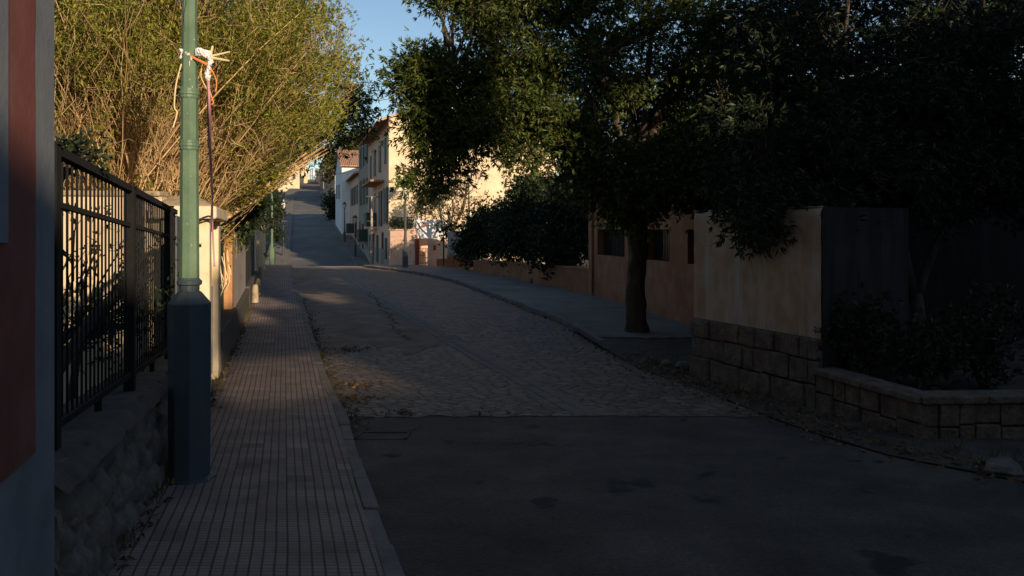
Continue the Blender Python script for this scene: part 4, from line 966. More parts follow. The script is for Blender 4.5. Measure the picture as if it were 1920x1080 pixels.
# far up the hill, left
far_house(519, 200, 5.5, 4.6, 30, 'cream', 'cream house low on the far left of the hill', 'along', .9)
far_house(538, 235, 4.8, 4.2, 30, 'cream', 'sunlit cream house second from the left on the hilltop', 'along', 1.0)
far_house(553, 275, 4.2, 4.2, 30, 'tower', 'yellowish house with a red roof left of the hilltop', 'along', 1.1)
far_house(562, 330, 3.6, 4.6, 40, 'tower', 'narrow ochre house at the left edge of the crest', 'flat')
rb = empty('glass_building', at(588, 620, 0), 'pale blue modern building beyond the crest of the hill', 'building')
c = at(588, 620); zt = CZ + (HZ - 316) / F * 620
mb = MB(); V = [(c.x - 3.6, c.y, c.z - 2), (c.x + 3.6, c.y, c.z - 2), (c.x + 3.6, c.y + 12, c.z - 2), (c.x - 3.6, c.y + 12, c.z - 2), (c.x - 3.6, c.y, zt - .6), (c.x + 3.6, c.y, zt - .9), (c.x + 3.6, c.y + 12, zt - .9), (c.x - 3.6, c.y + 12, zt - .6), (c.x + .4, c.y, zt + .9), (c.x + .4, c.y + 12, zt + .9)]
link_mesh('wall', V, [(0, 1, 5, 8, 4), (2, 3, 7, 9, 6), (3, 0, 4, 7), (1, 2, 6, 5), (4, 8, 9, 7), (8, 5, 6, 9)], MT['blueglass'], rb)
mb = MB(); mb.box(c.x - .2, c.x + 1.4, c.y - .4, c.y - .02, c.z - 2, zt); mb.build('fin', MT['whitewall'], rb)
for k in range(2):
    mb = MB(); mb.box(c.x - 3.4 + k * 1.5, c.x - 3.1 + k * 1.5, c.y - .25, c.y - .02, c.z - 2, zt - .6); mb.build('mullion', MT['whitewall'], rb)

# ------------------------------------------------------------------ terrace, gate and walls in front of the tall house
T0 = Vector((-7.05, 46.3, 0)); T1 = Vector((-5.55, 45.6, 0))
def terrace_wall():
    r = empty('pierced_wall', T0.lerp(T1, .5) + Vector((0, 0, g(46))), 'sunlit pink terrace wall pitted with small dark holes', 'wall')
    d = (T1 - T0); L = d.length; d.normalize(); n_ = Vector((d.y, -d.x, 0))
    z0, z1 = g(46) - .2, CZ - .06
    mb = MB(); frame_box(mb, T0, d, n_, 0, L, -.3, 0, z0, z1); mb.build('wall_body', MT['pinkwall'], r)
    mb = MB(); random.seed(5)
    for i in range(8):
        for j in range(7):
            if random.random() < .75:
                s = L * (i + .5 + random.uniform(-.2, .2)) / 8; z = z0 + .35 + (z1 - z0 - .5) * (j + random.uniform(-.2, .2)) / 7; w = random.uniform(.02, .045); h = random.uniform(.04, .11)
                a = T0 + d * (s - w) + n_ * .004; b = T0 + d * (s + w) + n_ * .004; c_ = T0 + d * s + n_ * .004
                mb.v += [(a.x, a.y, z), (b.x, b.y, z + h * .3), (c_.x, c_.y, z + h)]; mb.uv += [(0, 0)] * 3; k = len(mb.v); mb.f.append((k - 3, k - 2, k - 1))
    o = mb.build('holes', MT['doorred'], r); s = o.modifiers.new('s', 'SOLIDIFY'); s.thickness = .01
    mb = MB(); frame_box(mb, T0, d, n_, -.03, L + .03, -.35, .05, z1 + .001, z1 + .07); mb.build('coping', MT['pinkwall'], r)
    mb = MB(); frame_box(mb, T0, d, n_, .03, L - .05, -.17, -.13, z1 + .70, z1 + .75)
    for k in range(14): s_ = .05 + (L - .12) * k / 13; frame_box(mb, T0, d, n_, s_, s_ + .02, -.16, -.14, z1 + .072, z1 + .70)
    mb.build('railing', MT['shutter'], r)
    # planter shrubs on terrace
    # gate post, gate, mural panel
    r = empty('red_gate_post', T1 + Vector((.16, -.05, g(45.5))), 'rust red gate post beside the pink pierced wall', 'post')
    mb = MB(); c = T1 + Vector((.16, -.05, 0)); mb.box(c.x - .11, c.x + .11, c.y - .1, c.y + .1, g(45.5) - .2, CZ - .52); bevel(mb.build('post', MT['doorred'], r), .01)
    r = empty('mural_panel', P(801, 432, 45.9), 'white wall panel painted with a pink flower above the garden gate', 'panel')
    x0, x1 = (777 - 960) / F * 45.9, (838 - 960) / F * 45.9; zb, zt_ = CZ + (430 - 447) / F * 45.9, CZ + (430 - 412) / F * 45.9
    mb = MB(); mb.box(x0, x1, 45.9, 46.15, zb, zt_); mb.build('panel', MT['whitewall'], r)
    mb = MB(); c = Vector(((795 - 960) / F * 45.9, 45.895, CZ + (430 - 421) / F * 45.9))
    for k in range(7):
        t = 2 * math.pi * k / 7; mb.tube([c + Vector((math.cos(t) * .03, 0, math.sin(t) * .03)), c + Vector((math.cos(t) * .11, 0, math.sin(t) * .11)), c + Vector((math.cos(t) * .17, 0, math.sin(t) * .17))], [.02, .042, .012], 6)
    mb.build('flower', MT['petal'], r)
    mb = MB()
    for (dx, dz, ex, ez) in ((-.2, -.05, -.36, .12), (-.22, -.1, -.42, -.1), (-.2, -.15, -.32, -.32), (-.1, -.2, -.12, -.5), (-.24, .0, -.28, -.25)): mb.tube([c + Vector((dx, 0, dz)), c + Vector(((dx + ex) / 2, 0, (dz + ez) / 2 + .02)), c + Vector((ex, 0, ez))], [.008, .03, .006], 5)
    mb.build('painted_leaves', MT['petalgrey'], r)
    r = empty('courtyard_wall', P(805, 475, 47.6), 'terracotta pink courtyard wall seen through the open gate', 'wall')
    mb = MB(); mb.box((780 - 960) / F * 47.6, (812 - 960) / F * 47.6, 47.6, 47.8, g(47.6) - .2, CZ - .52); mb.build('wall_body', MT['pinkwall'], r)
    r = empty('iron_gate', P(792, 480, 45.8), 'dark iron garden gate half open in front of the courtyard', 'gate')
    mb = MB(); gy = 45.8; gx0, gx1 = (785 - 960) / F * gy, (801 - 960) / F * gy; gz = g(gy)
    for k in range(6): x = gx0 + (gx1 - gx0) * k / 5; mb.beam((x, gy + .1 * k / 5, gz + .05), (x, gy + .1 * k / 5, gz + .95), .02, .02, (0, 1, 0))
    for z in (.1, .55, .95): mb.beam((gx0, gy, gz + z), (gx1, gy + .1, gz + z), .03, .03)
    mb.build('bars', MT['iron'], r)
    # peach walls
    def fw(name, px0, px1, pyt, Y, mat, label, basem=None, baseh=0):
        x0, x1 = (px0 - 960) / F * Y, (px1 - 960) / F * Y
        r = empty(name, Vector(((x0 + x1) / 2, Y, g(Y))), label, 'wall')
        mb = MB(); mb.box(x0, x1, Y, Y + .25, g(Y) - .2, CZ + (430 - pyt) / F * Y); mb.build('wall_body', MT[mat], r)
        if basem: mb = MB(); mb.box(x0 - .02, x1 + .02, Y - .06, Y - .003, g(Y) - .2, g(Y) + baseh); mb.build('plinth', MT[basem], r)
        return r
    q = fw('letterbox_wall', 802, 820, 448, 45.2, 'pinkwall', 'narrow peach wall with a small dark letterbox right of the gate')
    mb = MB(); Y = 45.2; mb.box((813 - 960) / F * Y, (817.5 - 960) / F * Y, Y - .06, Y - .003, CZ + (430 - 469) / F * Y, CZ + (430 - 460) / F * Y); mb.build('letterbox', MT['doorred'], q)
    fw('peach_wall', 819.5, 840, 450, 44.6, 'pinkwall', 'plain peach wall at the corner left of the grey gateway', 'orange', .35)
    fw('grey_gateway_wall', 839, 892, 434, 41.5, 'greywall', 'shaded grey wall on a brown plinth half hidden by the hedge', 'orange', .62)
terrace_wall()

# ------------------------------------------------------------------ right trees
def tree_one():
    b = at(1195, 16.5, -.05); r = empty('roadside_tree', b, 'broad dark leafy tree with a forked pale trunk standing on the right pavement', 'tree')
    q = lambda px, py, Y=16.5: P(px, py, Y)
    tp = [b + Vector((0, 0, -.1)), q(1193, 598), q(1190, 545), q(1197, 480), q(1193, 415), q(1199, 350), q(1200, 300)]
    tr = [.29, .225, .20, .19, .205, .19, .22]
    forks = [([q(1200, 305), q(1208, 260), q(1210, 210), q(1214, 150), q(1222, 60), q(1210, -60)], [.15, .085, .07, .055, .045, .03]),
             ([q(1204, 305), q(1228, 240), q(1240, 200), q(1275, 140, 16.8), q(1320, 60, 17), q(1350, -40, 17)], [.16, .12, .095, .07, .05, .03]),
             ([q(1196, 308), q(1160, 250, 16), q(1148, 195, 15.8), q(1120, 120, 15.5), q(1060, 40, 15.2), q(1000, -50, 15)], [.13, .085, .075, .06, .045, .03]),
             ([q(1196, 312), q(1130, 255, 15.9), q(1105, 180, 15.5), q(1020, 160, 15.1), q(930, 150, 14.8), q(850, 140, 14.6)], [.12, .08, .07, .055, .04, .025]),
             ([q(1190, 330), q(1110, 300, 15.6), q(1010, 250, 15), q(930, 240, 14.7), q(860, 240, 14.5)], [.12, .08, .06, .045, .03]),
             ([q(1200, 330), q(1250, 310, 15.8), q(1300, 280, 15.2), q(1370, 250, 15)], [.12, .08, .06, .04]),
             ([q(1200, 320), q(1180, 200, 17.4), q(1100, 60, 18), q(960, -40, 18)], [.12, .08, .06, .04])]
    blobs = [(845, -12, 14.8, 46, 20, .6, 14), (900, 20, 15, 50, 50, 1, 20), (960, 30, 15, 100, 80, 1.3, 44), (1080, 10, 15.3, 110, 90, 1.6, 44), (1220, 20, 16, 130, 100, 1.8, 46), (1340, 60, 16, 110, 120, 1.6, 44),
             (800, 140, 14.6, 62, 42, .6, 24), (770, 150, 14.5, 40, 40, .5, 12), (850, 190, 14.7, 80, 60, .9, 34), (930, 140, 14.8, 80, 60, 1, 36), (1020, 120, 15, 90, 60, 1.2, 40), (790, 225, 14.5, 42, 40, .5, 14),
             (830, 265, 14.5, 52, 34, .6, 20), (920, 245, 14.6, 80, 36, .8, 34), (1000, 220, 14.9, 80, 50, 1.1, 38), (1070, 285, 15.2, 66, 46, 1, 28), (1100, 200, 15.8, 90, 60, 1, 26),
             (1130, 345, 15.4, 66, 44, .9, 32), (1210, 350, 15.3, 70, 44, .8, 36), (1190, 395, 15.4, 50, 26, .6, 18), (1290, 330, 15.5, 70, 70, 1, 40), (1300, 200, 15.6, 90, 90, 1.2, 46), (1150, 130, 17.5, 120, 80, 1, 34),
             (798, 345, 14.4, 22, 26, .3, 8), (845, 318, 14.4, 26, 18, .3, 6), (975, 296, 14.6, 34, 14, .4, 8),
             (1335, 190, 17.8, 60, 60, .7, 34), (1400, 160, 17.5, 60, 70, .7, 30), (1190, 230, 18.2, 110, 90, .8, 46), (1260, 280, 15.3, 60, 50, .6, 20), (1130, 300, 15.2, 60, 40, .5, 18), (1080, 240, 15.2, 50, 40, .5, 16), (1170, 160, 15.4, 50, 40, .5, 12), (1240, 270, 18, 80, 60, .8, 30), (1120, -60, 16, 150, 40, 1.4, 30), (1330, -70, 16.5, 120, 60, 1.6, 30)]
    big_tree(r, tp, tr, forks, blobs, 36, 6, .105, .025, .22, MT['leafdark'], MT['palebark'], .3, clear=[(P(1215, 235, 16.4), .52, TOSUN), (P(1140, 235, 15.9), .38, TOSUN), (P(1080, 200, 15.8), .4, TOSUN), (P(490, 440, 34), .38, TOSUN), (P(500, 436, 42), .38, TOSUN), (P(1215, 225, 16.4), .50, (-.16, -1, -.05)), (P(1140, 235, 15.9), .34, (-.12, -1, -.05))])
tree_one()
def tree_two():
    b = Vector((5.9, 11.2, g(11) + .1)); r = empty('shrubby_tree', b, 'black green tree with two thin stems in the stone planter at the far right', 'tree')
    q = lambda px, py, Y=11.4: P(px, py, Y)
    tp = [b + Vector((0, 0, -.3)), q(1722, 600), q(1716, 550)]
    forks = [([q(1714, 560), q(1700, 490), q(1688, 440), q(1660, 360), q(1620, 260), q(1580, 120), q(1600, -100, 11), q(1650, -300, 10.5)], [.075, .065, .06, .05, .04, .03, .025, .02]),
             ([q(1718, 560), q(1738, 500), q(1760, 450), q(1800, 380), q(1830, 260), q(1840, 100), q(1850, -150, 10.5), q(1900, -350, 9.5)], [.07, .06, .055, .045, .035, .03, .025, .02]),
             ([q(1690, 440), q(1600, 400, 11), q(1520, 360, 10.7), q(1440, 340, 10.5)], [.05, .04, .03, .02])]
    blobs = [(1430, 360, 10.5, 70, 50, .6, 34), (1440, 425, 10.4, 55, 22, .4, 16), (1510, 385, 10.6, 70, 38, .7, 30), (1400, 260, 10.9, 70, 90, .8, 40), (1500, 250, 11, 100, 110, 1.1, 70), (1620, 330, 11, 110, 80, 1.1, 60),
             (1740, 330, 11.2, 110, 90, 1.2, 60), (1860, 320, 11.3, 100, 80, 1.1, 50), (1640, 180, 11.3, 120, 90, 1.2, 66), (1780, 180, 11.5, 120, 100, 1.2, 66), (1900, 180, 11.5, 90, 120, 1.1, 50), (1460, 110, 11.2, 100, 100, 1, 50),
             (1560, 40, 11.5, 110, 60, 1.1, 30), (1700, 60, 11.6, 120, 70, 1.2, 44), (1850, 50, 11.6, 110, 80, 1.2, 44), (1960, 300, 11.2, 90, 150, 1.2, 44), (1650, 20, 14.2, 110, 70, .8, 40), (1800, 10, 14.2, 110, 70, .8, 40), (1920, 40, 14, 90, 90, .8, 36), (1500, 20, 14, 100, 70, .8, 36), (1400, 30, 15, 80, 70, .8, 30), (1760, 120, 14, 110, 80, .7, 34), (1650, -80, 11.8, 300, 80, 1.6, 70), (1700, -260, 10.5, 330, 120, 2, 70), (1750, -420, 9, 340, 160, 1.6, 60), (2050, -200, 9.5, 200, 250, 1.6, 50)]
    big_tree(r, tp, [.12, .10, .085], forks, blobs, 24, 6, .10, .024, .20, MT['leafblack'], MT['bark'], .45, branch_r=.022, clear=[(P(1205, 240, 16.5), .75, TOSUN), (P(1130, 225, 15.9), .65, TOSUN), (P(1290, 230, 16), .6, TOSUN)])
tree_two()
def shrub(name, label, cat, blobs, stems, k, ros, ln, wd, crad, leaf, bark='bark', group=None, base=None):
    c = base or stems[0][0]; r = empty(name, c, label, cat, group)
    cl = blob_points(blobs); st = np.array([tuple(s[-1]) for s in stems]); s0 = np.array([tuple(s[0]) for s in stems])
    mb = MB()
    for s in stems: mb.tube(s, np.linspace(.05, .025, len(s)), 6)
    mb.build('stems', MT[bark], r, True)
    d2 = np.linalg.norm(cl[:, None] - st[None], axis=-1); a = st[d2.argmin(1)]
    V, Q = tubes(curve(a, cl, 5, .05, .05), np.linspace(.018, .003, 5)[None].repeat(len(cl), 0), 3); fast_mesh('branches', V, Q, MT[bark], r, True)
    C = np.repeat(cl, ros, 0) + RNG.normal(size=(len(cl) * ros, 3)) * crad; A = unit(C - np.repeat(cl, ros, 0) + np.array([0, 0, .1]))
    V, Q = rosettes(C, A, k, ln, wd, 1.3); fast_mesh('foliage', V, Q, MT[leaf], r)
    return r
def st3(px, Y, h): b = at(px, Y); return [b + Vector((0, 0, -.1)), b + Vector((.1, 0, h * .5)), b + Vector((0, .1, h))]
HG = 'dark shrubs behind the low brown wall'
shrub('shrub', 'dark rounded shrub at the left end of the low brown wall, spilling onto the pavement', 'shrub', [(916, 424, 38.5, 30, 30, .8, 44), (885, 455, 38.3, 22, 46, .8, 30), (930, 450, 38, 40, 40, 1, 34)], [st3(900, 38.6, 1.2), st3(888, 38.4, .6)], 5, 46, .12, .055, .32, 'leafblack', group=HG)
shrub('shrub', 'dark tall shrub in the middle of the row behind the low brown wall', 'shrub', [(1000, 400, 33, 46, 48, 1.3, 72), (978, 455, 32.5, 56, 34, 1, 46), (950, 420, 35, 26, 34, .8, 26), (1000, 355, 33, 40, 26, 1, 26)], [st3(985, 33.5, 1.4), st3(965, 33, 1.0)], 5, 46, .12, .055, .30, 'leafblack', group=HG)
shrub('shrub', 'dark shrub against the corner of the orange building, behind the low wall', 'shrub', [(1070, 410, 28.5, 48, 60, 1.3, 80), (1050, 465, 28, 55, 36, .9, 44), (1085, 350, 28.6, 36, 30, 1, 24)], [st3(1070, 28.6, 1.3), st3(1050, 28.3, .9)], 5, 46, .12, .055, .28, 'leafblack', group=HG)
# bare garden tree in front of the sunlit wall, terrace plants
def bare_tree():
    b = at(852, 43.5); r = empty('bare_tree', b, 'thin half bare tree in front of the sunlit gable, right of the mural', 'tree')
    mb = MB(); q = lambda px, py, Y=43.5: P(px, py, Y)
    mb.tube([b, q(848, 450), q(846, 425), q(840, 400)], [.12, .10, .09, .07], 7); mb.tube([q(848, 440), q(856, 415), q(868, 395), q(872, 370)], [.09, .07, .05, .03], 6); mb.tube([q(846, 425), q(826, 405), q(815, 385)], [.06, .04, .02], 6); mb.tube([q(846, 420), q(850, 395), q(846, 365)], [.06, .04, .02], 6)
    mb.build('trunk', MT['palebark'], r, True)
    tips = np.array([tuple(q(*p)) for p in ((840, 400), (872, 370), (815, 385), (846, 365), (860, 405))]); n_ = 160
    st = tips[RNG.integers(0, 5, n_)]; en = st + RNG.normal(size=(n_, 3)) * np.array([.7, .5, .55]) + np.array([0, 0, .35])
    V, Q = tubes(curve(st, en, 6, .08, .06), np.linspace(.022, .006, 6)[None].repeat(n_, 0), 3); fast_mesh('branches', V, Q, MT['palebark'], r)
    C = np.repeat(en, 4, 0) + RNG.normal(size=(n_ * 4, 3)) * .2; V, Q = rosettes(C, unit(RNG.normal(size=C.shape)), 3, .12, .05); fast_mesh('foliage', V, Q, MT['leafdry'], r)
bare_tree()
shrub('terrace_plant', 'bright green tufted treelet rising from the terrace of the tall house', 'plant', [(760, 341, 47.5, 15, 8, .4, 14)], [[at(760, 47.5, 1.9), P(759, 380, 47.5), P(760, 345, 47.5)]], 5, 14, .14, .05, .12, 'leafbright')
shrub('terrace_plant', 'brownish bushy plant on the terrace behind the grey lamp', 'plant', [(790, 378, 47.2, 24, 22, .6, 30), (800, 398, 47, 26, 10, .5, 12)], [[at(790, 47.2, 2.0), P(790, 390, 47.2)]], 4, 12, .12, .05, .2, 'leafdry')
shrub('terrace_plant', 'green potted plants crowding the terrace railing above the pink pierced wall', 'plant', [(742, 420, 46.9, 10, 10, .2, 16), (765, 422, 46.9, 13, 8, .2, 22)], [[P(752, 434, 46.9), P(752, 425, 46.9)]], 4, 12, .11, .045, .12, 'leafpine')
shrub('climbing_plant', 'dark leafy plant hanging over the peach wall and the mural', 'plant', [(815, 366, 42.5, 20, 20, .5, 18), (838, 432, 43, 14, 14, .4, 12)], [[at(832, 43.6), P(832, 440, 43.5), P(826, 400, 43)]], 5, 10, .15, .08, .2, 'leafblack')
# planter plants under tree two
PG = 'dark plants in the stone planter'
for i, (px, py, Y, rx, ry, lab) in enumerate(((1620, 640, 9.6, 60, 70, 'dark leafy plant left of the thin tree stems in the planter'), (1750, 670, 9.2, 80, 50, 'low dark plant spreading in the middle of the planter'), (1850, 640, 9.4, 60, 70, 'tall dark plant towards the right edge of the planter'), (1560, 650, 10.2, 26, 46, 'small dark plant against the tan plaster wall corner'))):
    b = at(px, Y, .15); shrub('planter_plant', lab, 'plant', [(px, py, Y, rx, ry, .45, 44), (px + 20, py - 60, Y, 14, 34, .2, 8), (px - 30, py - 30, Y, 14, 30, .2, 6)], [[b, b + Vector((.03, 0, .3))], [b, b + Vector((-.15, .05, .35))]], 5, 7, .075, .03, .10, 'leafblack', group=PG)

# ------------------------------------------------------------------ big left bush
def broom_bush():
    r = empty('broom_bush', wl(12.5, -1.2, g(12.5)), 'huge tan twigged bush with olive foliage bursting over the left garden wall', 'bush')
    N1 = 2800
    u = RNG.random(N1); px = 60 + 335 * u ** .85; Y = 11.2 + 2.6 * u + RNG.normal(size=N1) * .7
    Y = np.maximum(Y, 10.4)
    B = np.stack([(px - 960) / F * Y, Y, np.array([g(y) for y in Y]) + .9 + RNG.random(N1) * .8 + np.clip((u - .6) / .3, 0, 1) * .9], 1)
    lean = (u - .55) * 1.35 + RNG.normal(size=N1) * .42
    lean = np.clip(lean, -.9, 1.12); out = RNG.normal(size=N1) * .35 - .12
    D = unit(np.stack([np.sin(lean), out, np.cos(lean) * (1 + 0 * out)], 1))
    L = (2.3 + 2.6 * RNG.random(N1)) * np.where(lean > .75, .82, 1)
    K = 8; t = np.linspace(0, 1, K)[None, :, None]
    Pth = B[:, None] + D[:, None] * (L[:, None, None] * t)
    bend = RNG.normal(size=(N1, 1, 3)) * .42; bend[..., 2] = -.12 * np.abs(np.sin(lean))[:, None]
    Pth = Pth + bend * (t ** 2) * L[:, None, None] * .5 + np.cumsum(RNG.normal(size=(N1, K, 3)) * .035, 1)
    def keep(X):   # inside the crown's own rounded outline (leans over the pavement, does not reach the far kerb)
        px_ = X[..., 0] / X[..., 1] * F + 960; py_ = HZ - (X[..., 2] - CZ) / X[..., 1] * F
        lim = np.interp(py_, [-400, -60, 40, 110, 200, 250, 300, 340, 400, 420], [620, 640, 648, 652, 640, 606, 560, 515, 440, 425])
        return lim - px_
    R0 = np.linspace(.010, .003, K)[None] * (.5 + .8 * RNG.random((N1, 1)) + 2.2 * (RNG.random((N1, 1)) > .965))
    ok = (keep(Pth[:, -1]) > -10 - 40 * RNG.random(N1)) & (RNG.random(N1) > .35 * (lean > .35)); Pth = Pth[ok]; R0 = R0[ok]; D = D[ok]; n1 = len(Pth)
    # side twigs
    S = 6; si = np.repeat(np.arange(n1), S); tt = RNG.integers(2, K, n1 * S)
    s0 = Pth[si, tt]; sdv = unit(D[si] + RNG.normal(size=(n1 * S, 3)) * .55 + np.array([0, 0, .1])); sl = .35 + .75 * RNG.random((n1 * S, 1))
    s1 = s0 + sdv * sl; ok2 = keep(s1) > -25 * RNG.random(len(s1)); s0, s1, sdv, tt2 = s0[ok2], s1[ok2], sdv[ok2], tt[ok2]
    sp = curve(s0, s1, 5, .06, .06)
    V, Q = join([tubes(Pth, R0, 3), tubes(sp, np.linspace(.0048, .0018, 5)[None].repeat(len(sp), 0), 3)])
    fast_mesh('twigs', V, Q, MT['twig'], r)
    stem = MB()
    for b_ in Pth[::34, 0]:
        gz = g(b_[1]) - .15; stem.tube([(b_[0] + RNG.normal() * .12, b_[1] + RNG.normal() * .12, gz), (b_[0] + RNG.normal() * .05, b_[1], (gz + b_[2]) / 2), tuple(b_)], [.035, .028, .014], 5)
    stem.build('stems', MT['palebark'], r, True)
    # main leaning limb that reaches over the street
    mb = MB(); q = P
    for (w, dy, dx) in ((.06, 0, 0), (.045, 3, 1), (.045, -4, -2), (.035, 5, 4), (.04, -2, 5)):
        mb.tube([q(405 + dx, 415 + dy, 12.9), q(450 + dx, 385 + dy, 13.3), q(505 + dx, 352 + dy * 1.2, 13.8), (q(556 + dx, 308 + dy * 1.6, 14.3)), q(612 + dx, 272 + dy * 2.5, 14.9)], [w, w * .85, w * .7, w * .5, w * .25], 6)
    mb.build('limb', MT['twig'], r, True)
    # feathery leaf tufts: dense towards the top, the outside and the right
    tp = np.concatenate([sp[:, 4], sp[:, 3], sp[:, 2]]); ax = np.concatenate([sdv] * 3)
    px_ = tp[:, 0] / tp[:, 1] * F + 960; py_ = HZ - (tp[:, 2] - CZ) / tp[:, 1] * F
    pr = np.clip((222 - py_) / 190, 0, 1) * .95 + np.clip((px_ - 410) / 160, 0, 1) * .85 + .06
    pr *= np.array([.25 + 1.1 * min(1, max(0, .5 + 2.2 * noise.noise((a * 1.9, b * 1.9, c * 1.9)))) for a, b, c in tp])
    selm = RNG.random(len(tp)) < np.clip(pr, .02, .95); tp, ax = tp[selm], ax[selm]
    rep = 9; C = np.repeat(tp, rep, 0) + RNG.normal(size=(len(tp) * rep, 3)) * .085; A = np.repeat(ax, rep, 0)
    V, Q = rosettes(C, unit(A + RNG.normal(size=A.shape) * .3), 5, .06, .014, .9)
    fast_mesh('foliage', V, Q, MT['leafbush'], r)
broom_bush()
def side_tree():
    b = at(470, 21.0); b.x = XW(21) - .8; r = empty('thin_leaved_tree', b, 'sparse dark leaved tree leaning out over the street behind the tan bush', 'tree')
    q = lambda px, py, Y=20: P(px, py, Y)
    tp = [b + Vector((0, 0, -.2)), q(465, 400, 21), q(500, 345, 20.6), q(545, 305, 20.3)]
    forks = [([q(545, 305, 20.3), q(590, 270), q(630, 240), q(660, 200), q(680, 160)], [.09, .06, .045, .03, .015]), ([q(545, 305, 20.3), q(600, 285), q(650, 265), q(690, 250)], [.07, .045, .03, .015]), ([q(560, 295), q(600, 220), q(630, 160), q(645, 120)], [.06, .04, .03, .015])]
    blobs = [(655, 170, 20, 34, 42, .8, 26), (640, 215, 20, 30, 30, .7, 22), (672, 200, 19.8, 24, 30, .5, 12), (620, 260, 20.3, 46, 20, .8, 24), (675, 245, 19.8, 26, 12, .4, 9), (560, 290, 20.5, 60, 22, .9, 26), (630, 120, 20, 30, 36, .7, 14)]
    big_tree(r, tp, [.2, .17, .14, .1], forks, blobs, 9, 5, .12, .035, .24, MT['leafdark'], MT['bark'], .2, branch_r=.02)
side_tree()
shrub('ivy_mass', 'dark green ivy heaped on the left wall beneath the leaning branches', 'plant', [(456, 398, 18.5, 20, 20, .6, 44), (474, 380, 21, 9, 10, .4, 10), (446, 404, 16.5, 14, 16, .4, 18)], [[wl(18, -.7, g(18)), wl(18.3, -.7, g(18) + 1.6)], [wl(22, -.7, g(22)), wl(22, -.7, g(22) + 1.8)]], 5, 13, .10, .06, .2, 'leafblack')
shrub('fence_climber', 'dark climbing plant with broad leaves at the near top of the iron fence', 'plant', [(150, 285, 4.6, 34, 16, .12, 16), (172, 296, 4.7, 18, 12, .1, 8), (120, 278, 4.4, 14, 12, .1, 6)],
      [[wl(3.9, -.5, g(4) + .7), wl(4.1, -.4, g(4) + 1.4), wl(4.4, -.3, g(4.4) + 2.1)], [wl(4.6, -.6, g(4.6) + .6), wl(5.6, -.35, g(5.6) + 1.3), wl(7.4, -.3, g(7.4) + 1.7)]], 4, 5, .034, .018, .05, 'leafblack')
shrub('garden_weeds', 'tangle of dark weeds and vines inside the iron fence', 'plant', [(200, 590, 6.6, 110, 50, .5, 60), (270, 480, 7.6, 60, 60, .4, 9), (150, 470, 6.4, 40, 70, .3, 8)], [[wl(6, -1, g(6)), wl(6.2, -.9, g(6) + .9)], [wl(7, -.9, g(7)), wl(7.2, -.8, g(7) + 1)]], 4, 6, .045, .02, .14, 'leafblack')
# further greenery
shrub('pine_tree', 'yellow green pine crown rising behind the white house up the hill', 'tree', [(655, 285, 130, 36, 34, 2.4, 70), (680, 262, 130, 30, 24, 2, 40), (628, 300, 132, 18, 24, 1.5, 26)], [[at(655, 131), P(655, 330, 131), P(655, 300, 131)]], 5, 9, .55, .14, .8, 'leafpine')
shrub('hillside_tree', 'dark brown green tree above the old stone houses on the right of the hill', 'tree', [(618, 325, 146, 12, 26, 1.2, 30)], [[at(620, 146), P(619, 330, 146)]], 5, 9, .4, .14, .5, 'leafdry')
shrub('clipped_hedge', 'block of dark hedge on the right edge of the far road below the white house', 'hedge', [(627, 388, 108, 13, 26, 1.4, 70)], [[at(627, 108), at(627, 108, 1)]], 5, 12, .28, .14, .4, 'leafblack')
shrub('street_bush', 'dark bush beside the pale lantern lamp on the left pavement', 'bush', [(517, 400, 62, 7, 20, .6, 30), (519, 440, 62, 5, 18, .4, 18), (508, 372, 60, 12, 20, .7, 30)], [[at(516, 62.5), at(516, 62.5, 1.6)]], 5, 10, .16, .09, .3, 'leafblack')
shrub('crest_tree', 'small dark tree on the skyline to the right of the far road crest', 'tree', [(597, 330, 300, 6, 7, 1.4, 14)], [[at(597, 300), at(597, 300, 1.2)]], 5, 9, .5, .2, .6, 'leafblack')

# ------------------------------------------------------------------ overhead cables
def cable(a, b, sag, label, rad=.017):
    mid = (a + b) / 2; pts = [a.lerp(b, t) - Vector((0, 0, sag * 4 * t * (1 - t))) for t in np.linspace(0, 1, 14)]
    mb = MB(); mb.tube(pts, rad, 5); o = mb.build('overhead_cable', MT['blackcable']); tag(o, label, 'cable', 'cables across the street')
cable(P(560, 168, 48), P(745, 157, 49.9), .25, 'topmost overhead cable crossing the sky to the tall house')
cable(P(560, 185, 48), P(742, 172, 49.9), .2, 'second overhead cable crossing the sky just below the topmost')
cable(P(560, 192, 48), P(738, 184, 49.9), .2, 'lowest of the three overhead cables near the tall house eaves')
cable(P(548, 330, 86), P(672, 321, 74), .15, 'thin cable strung low across the far street in front of the white house')
cable(P(520, 320, 100), P(640, 308, 100), .3, 'faint cable high across the far street')

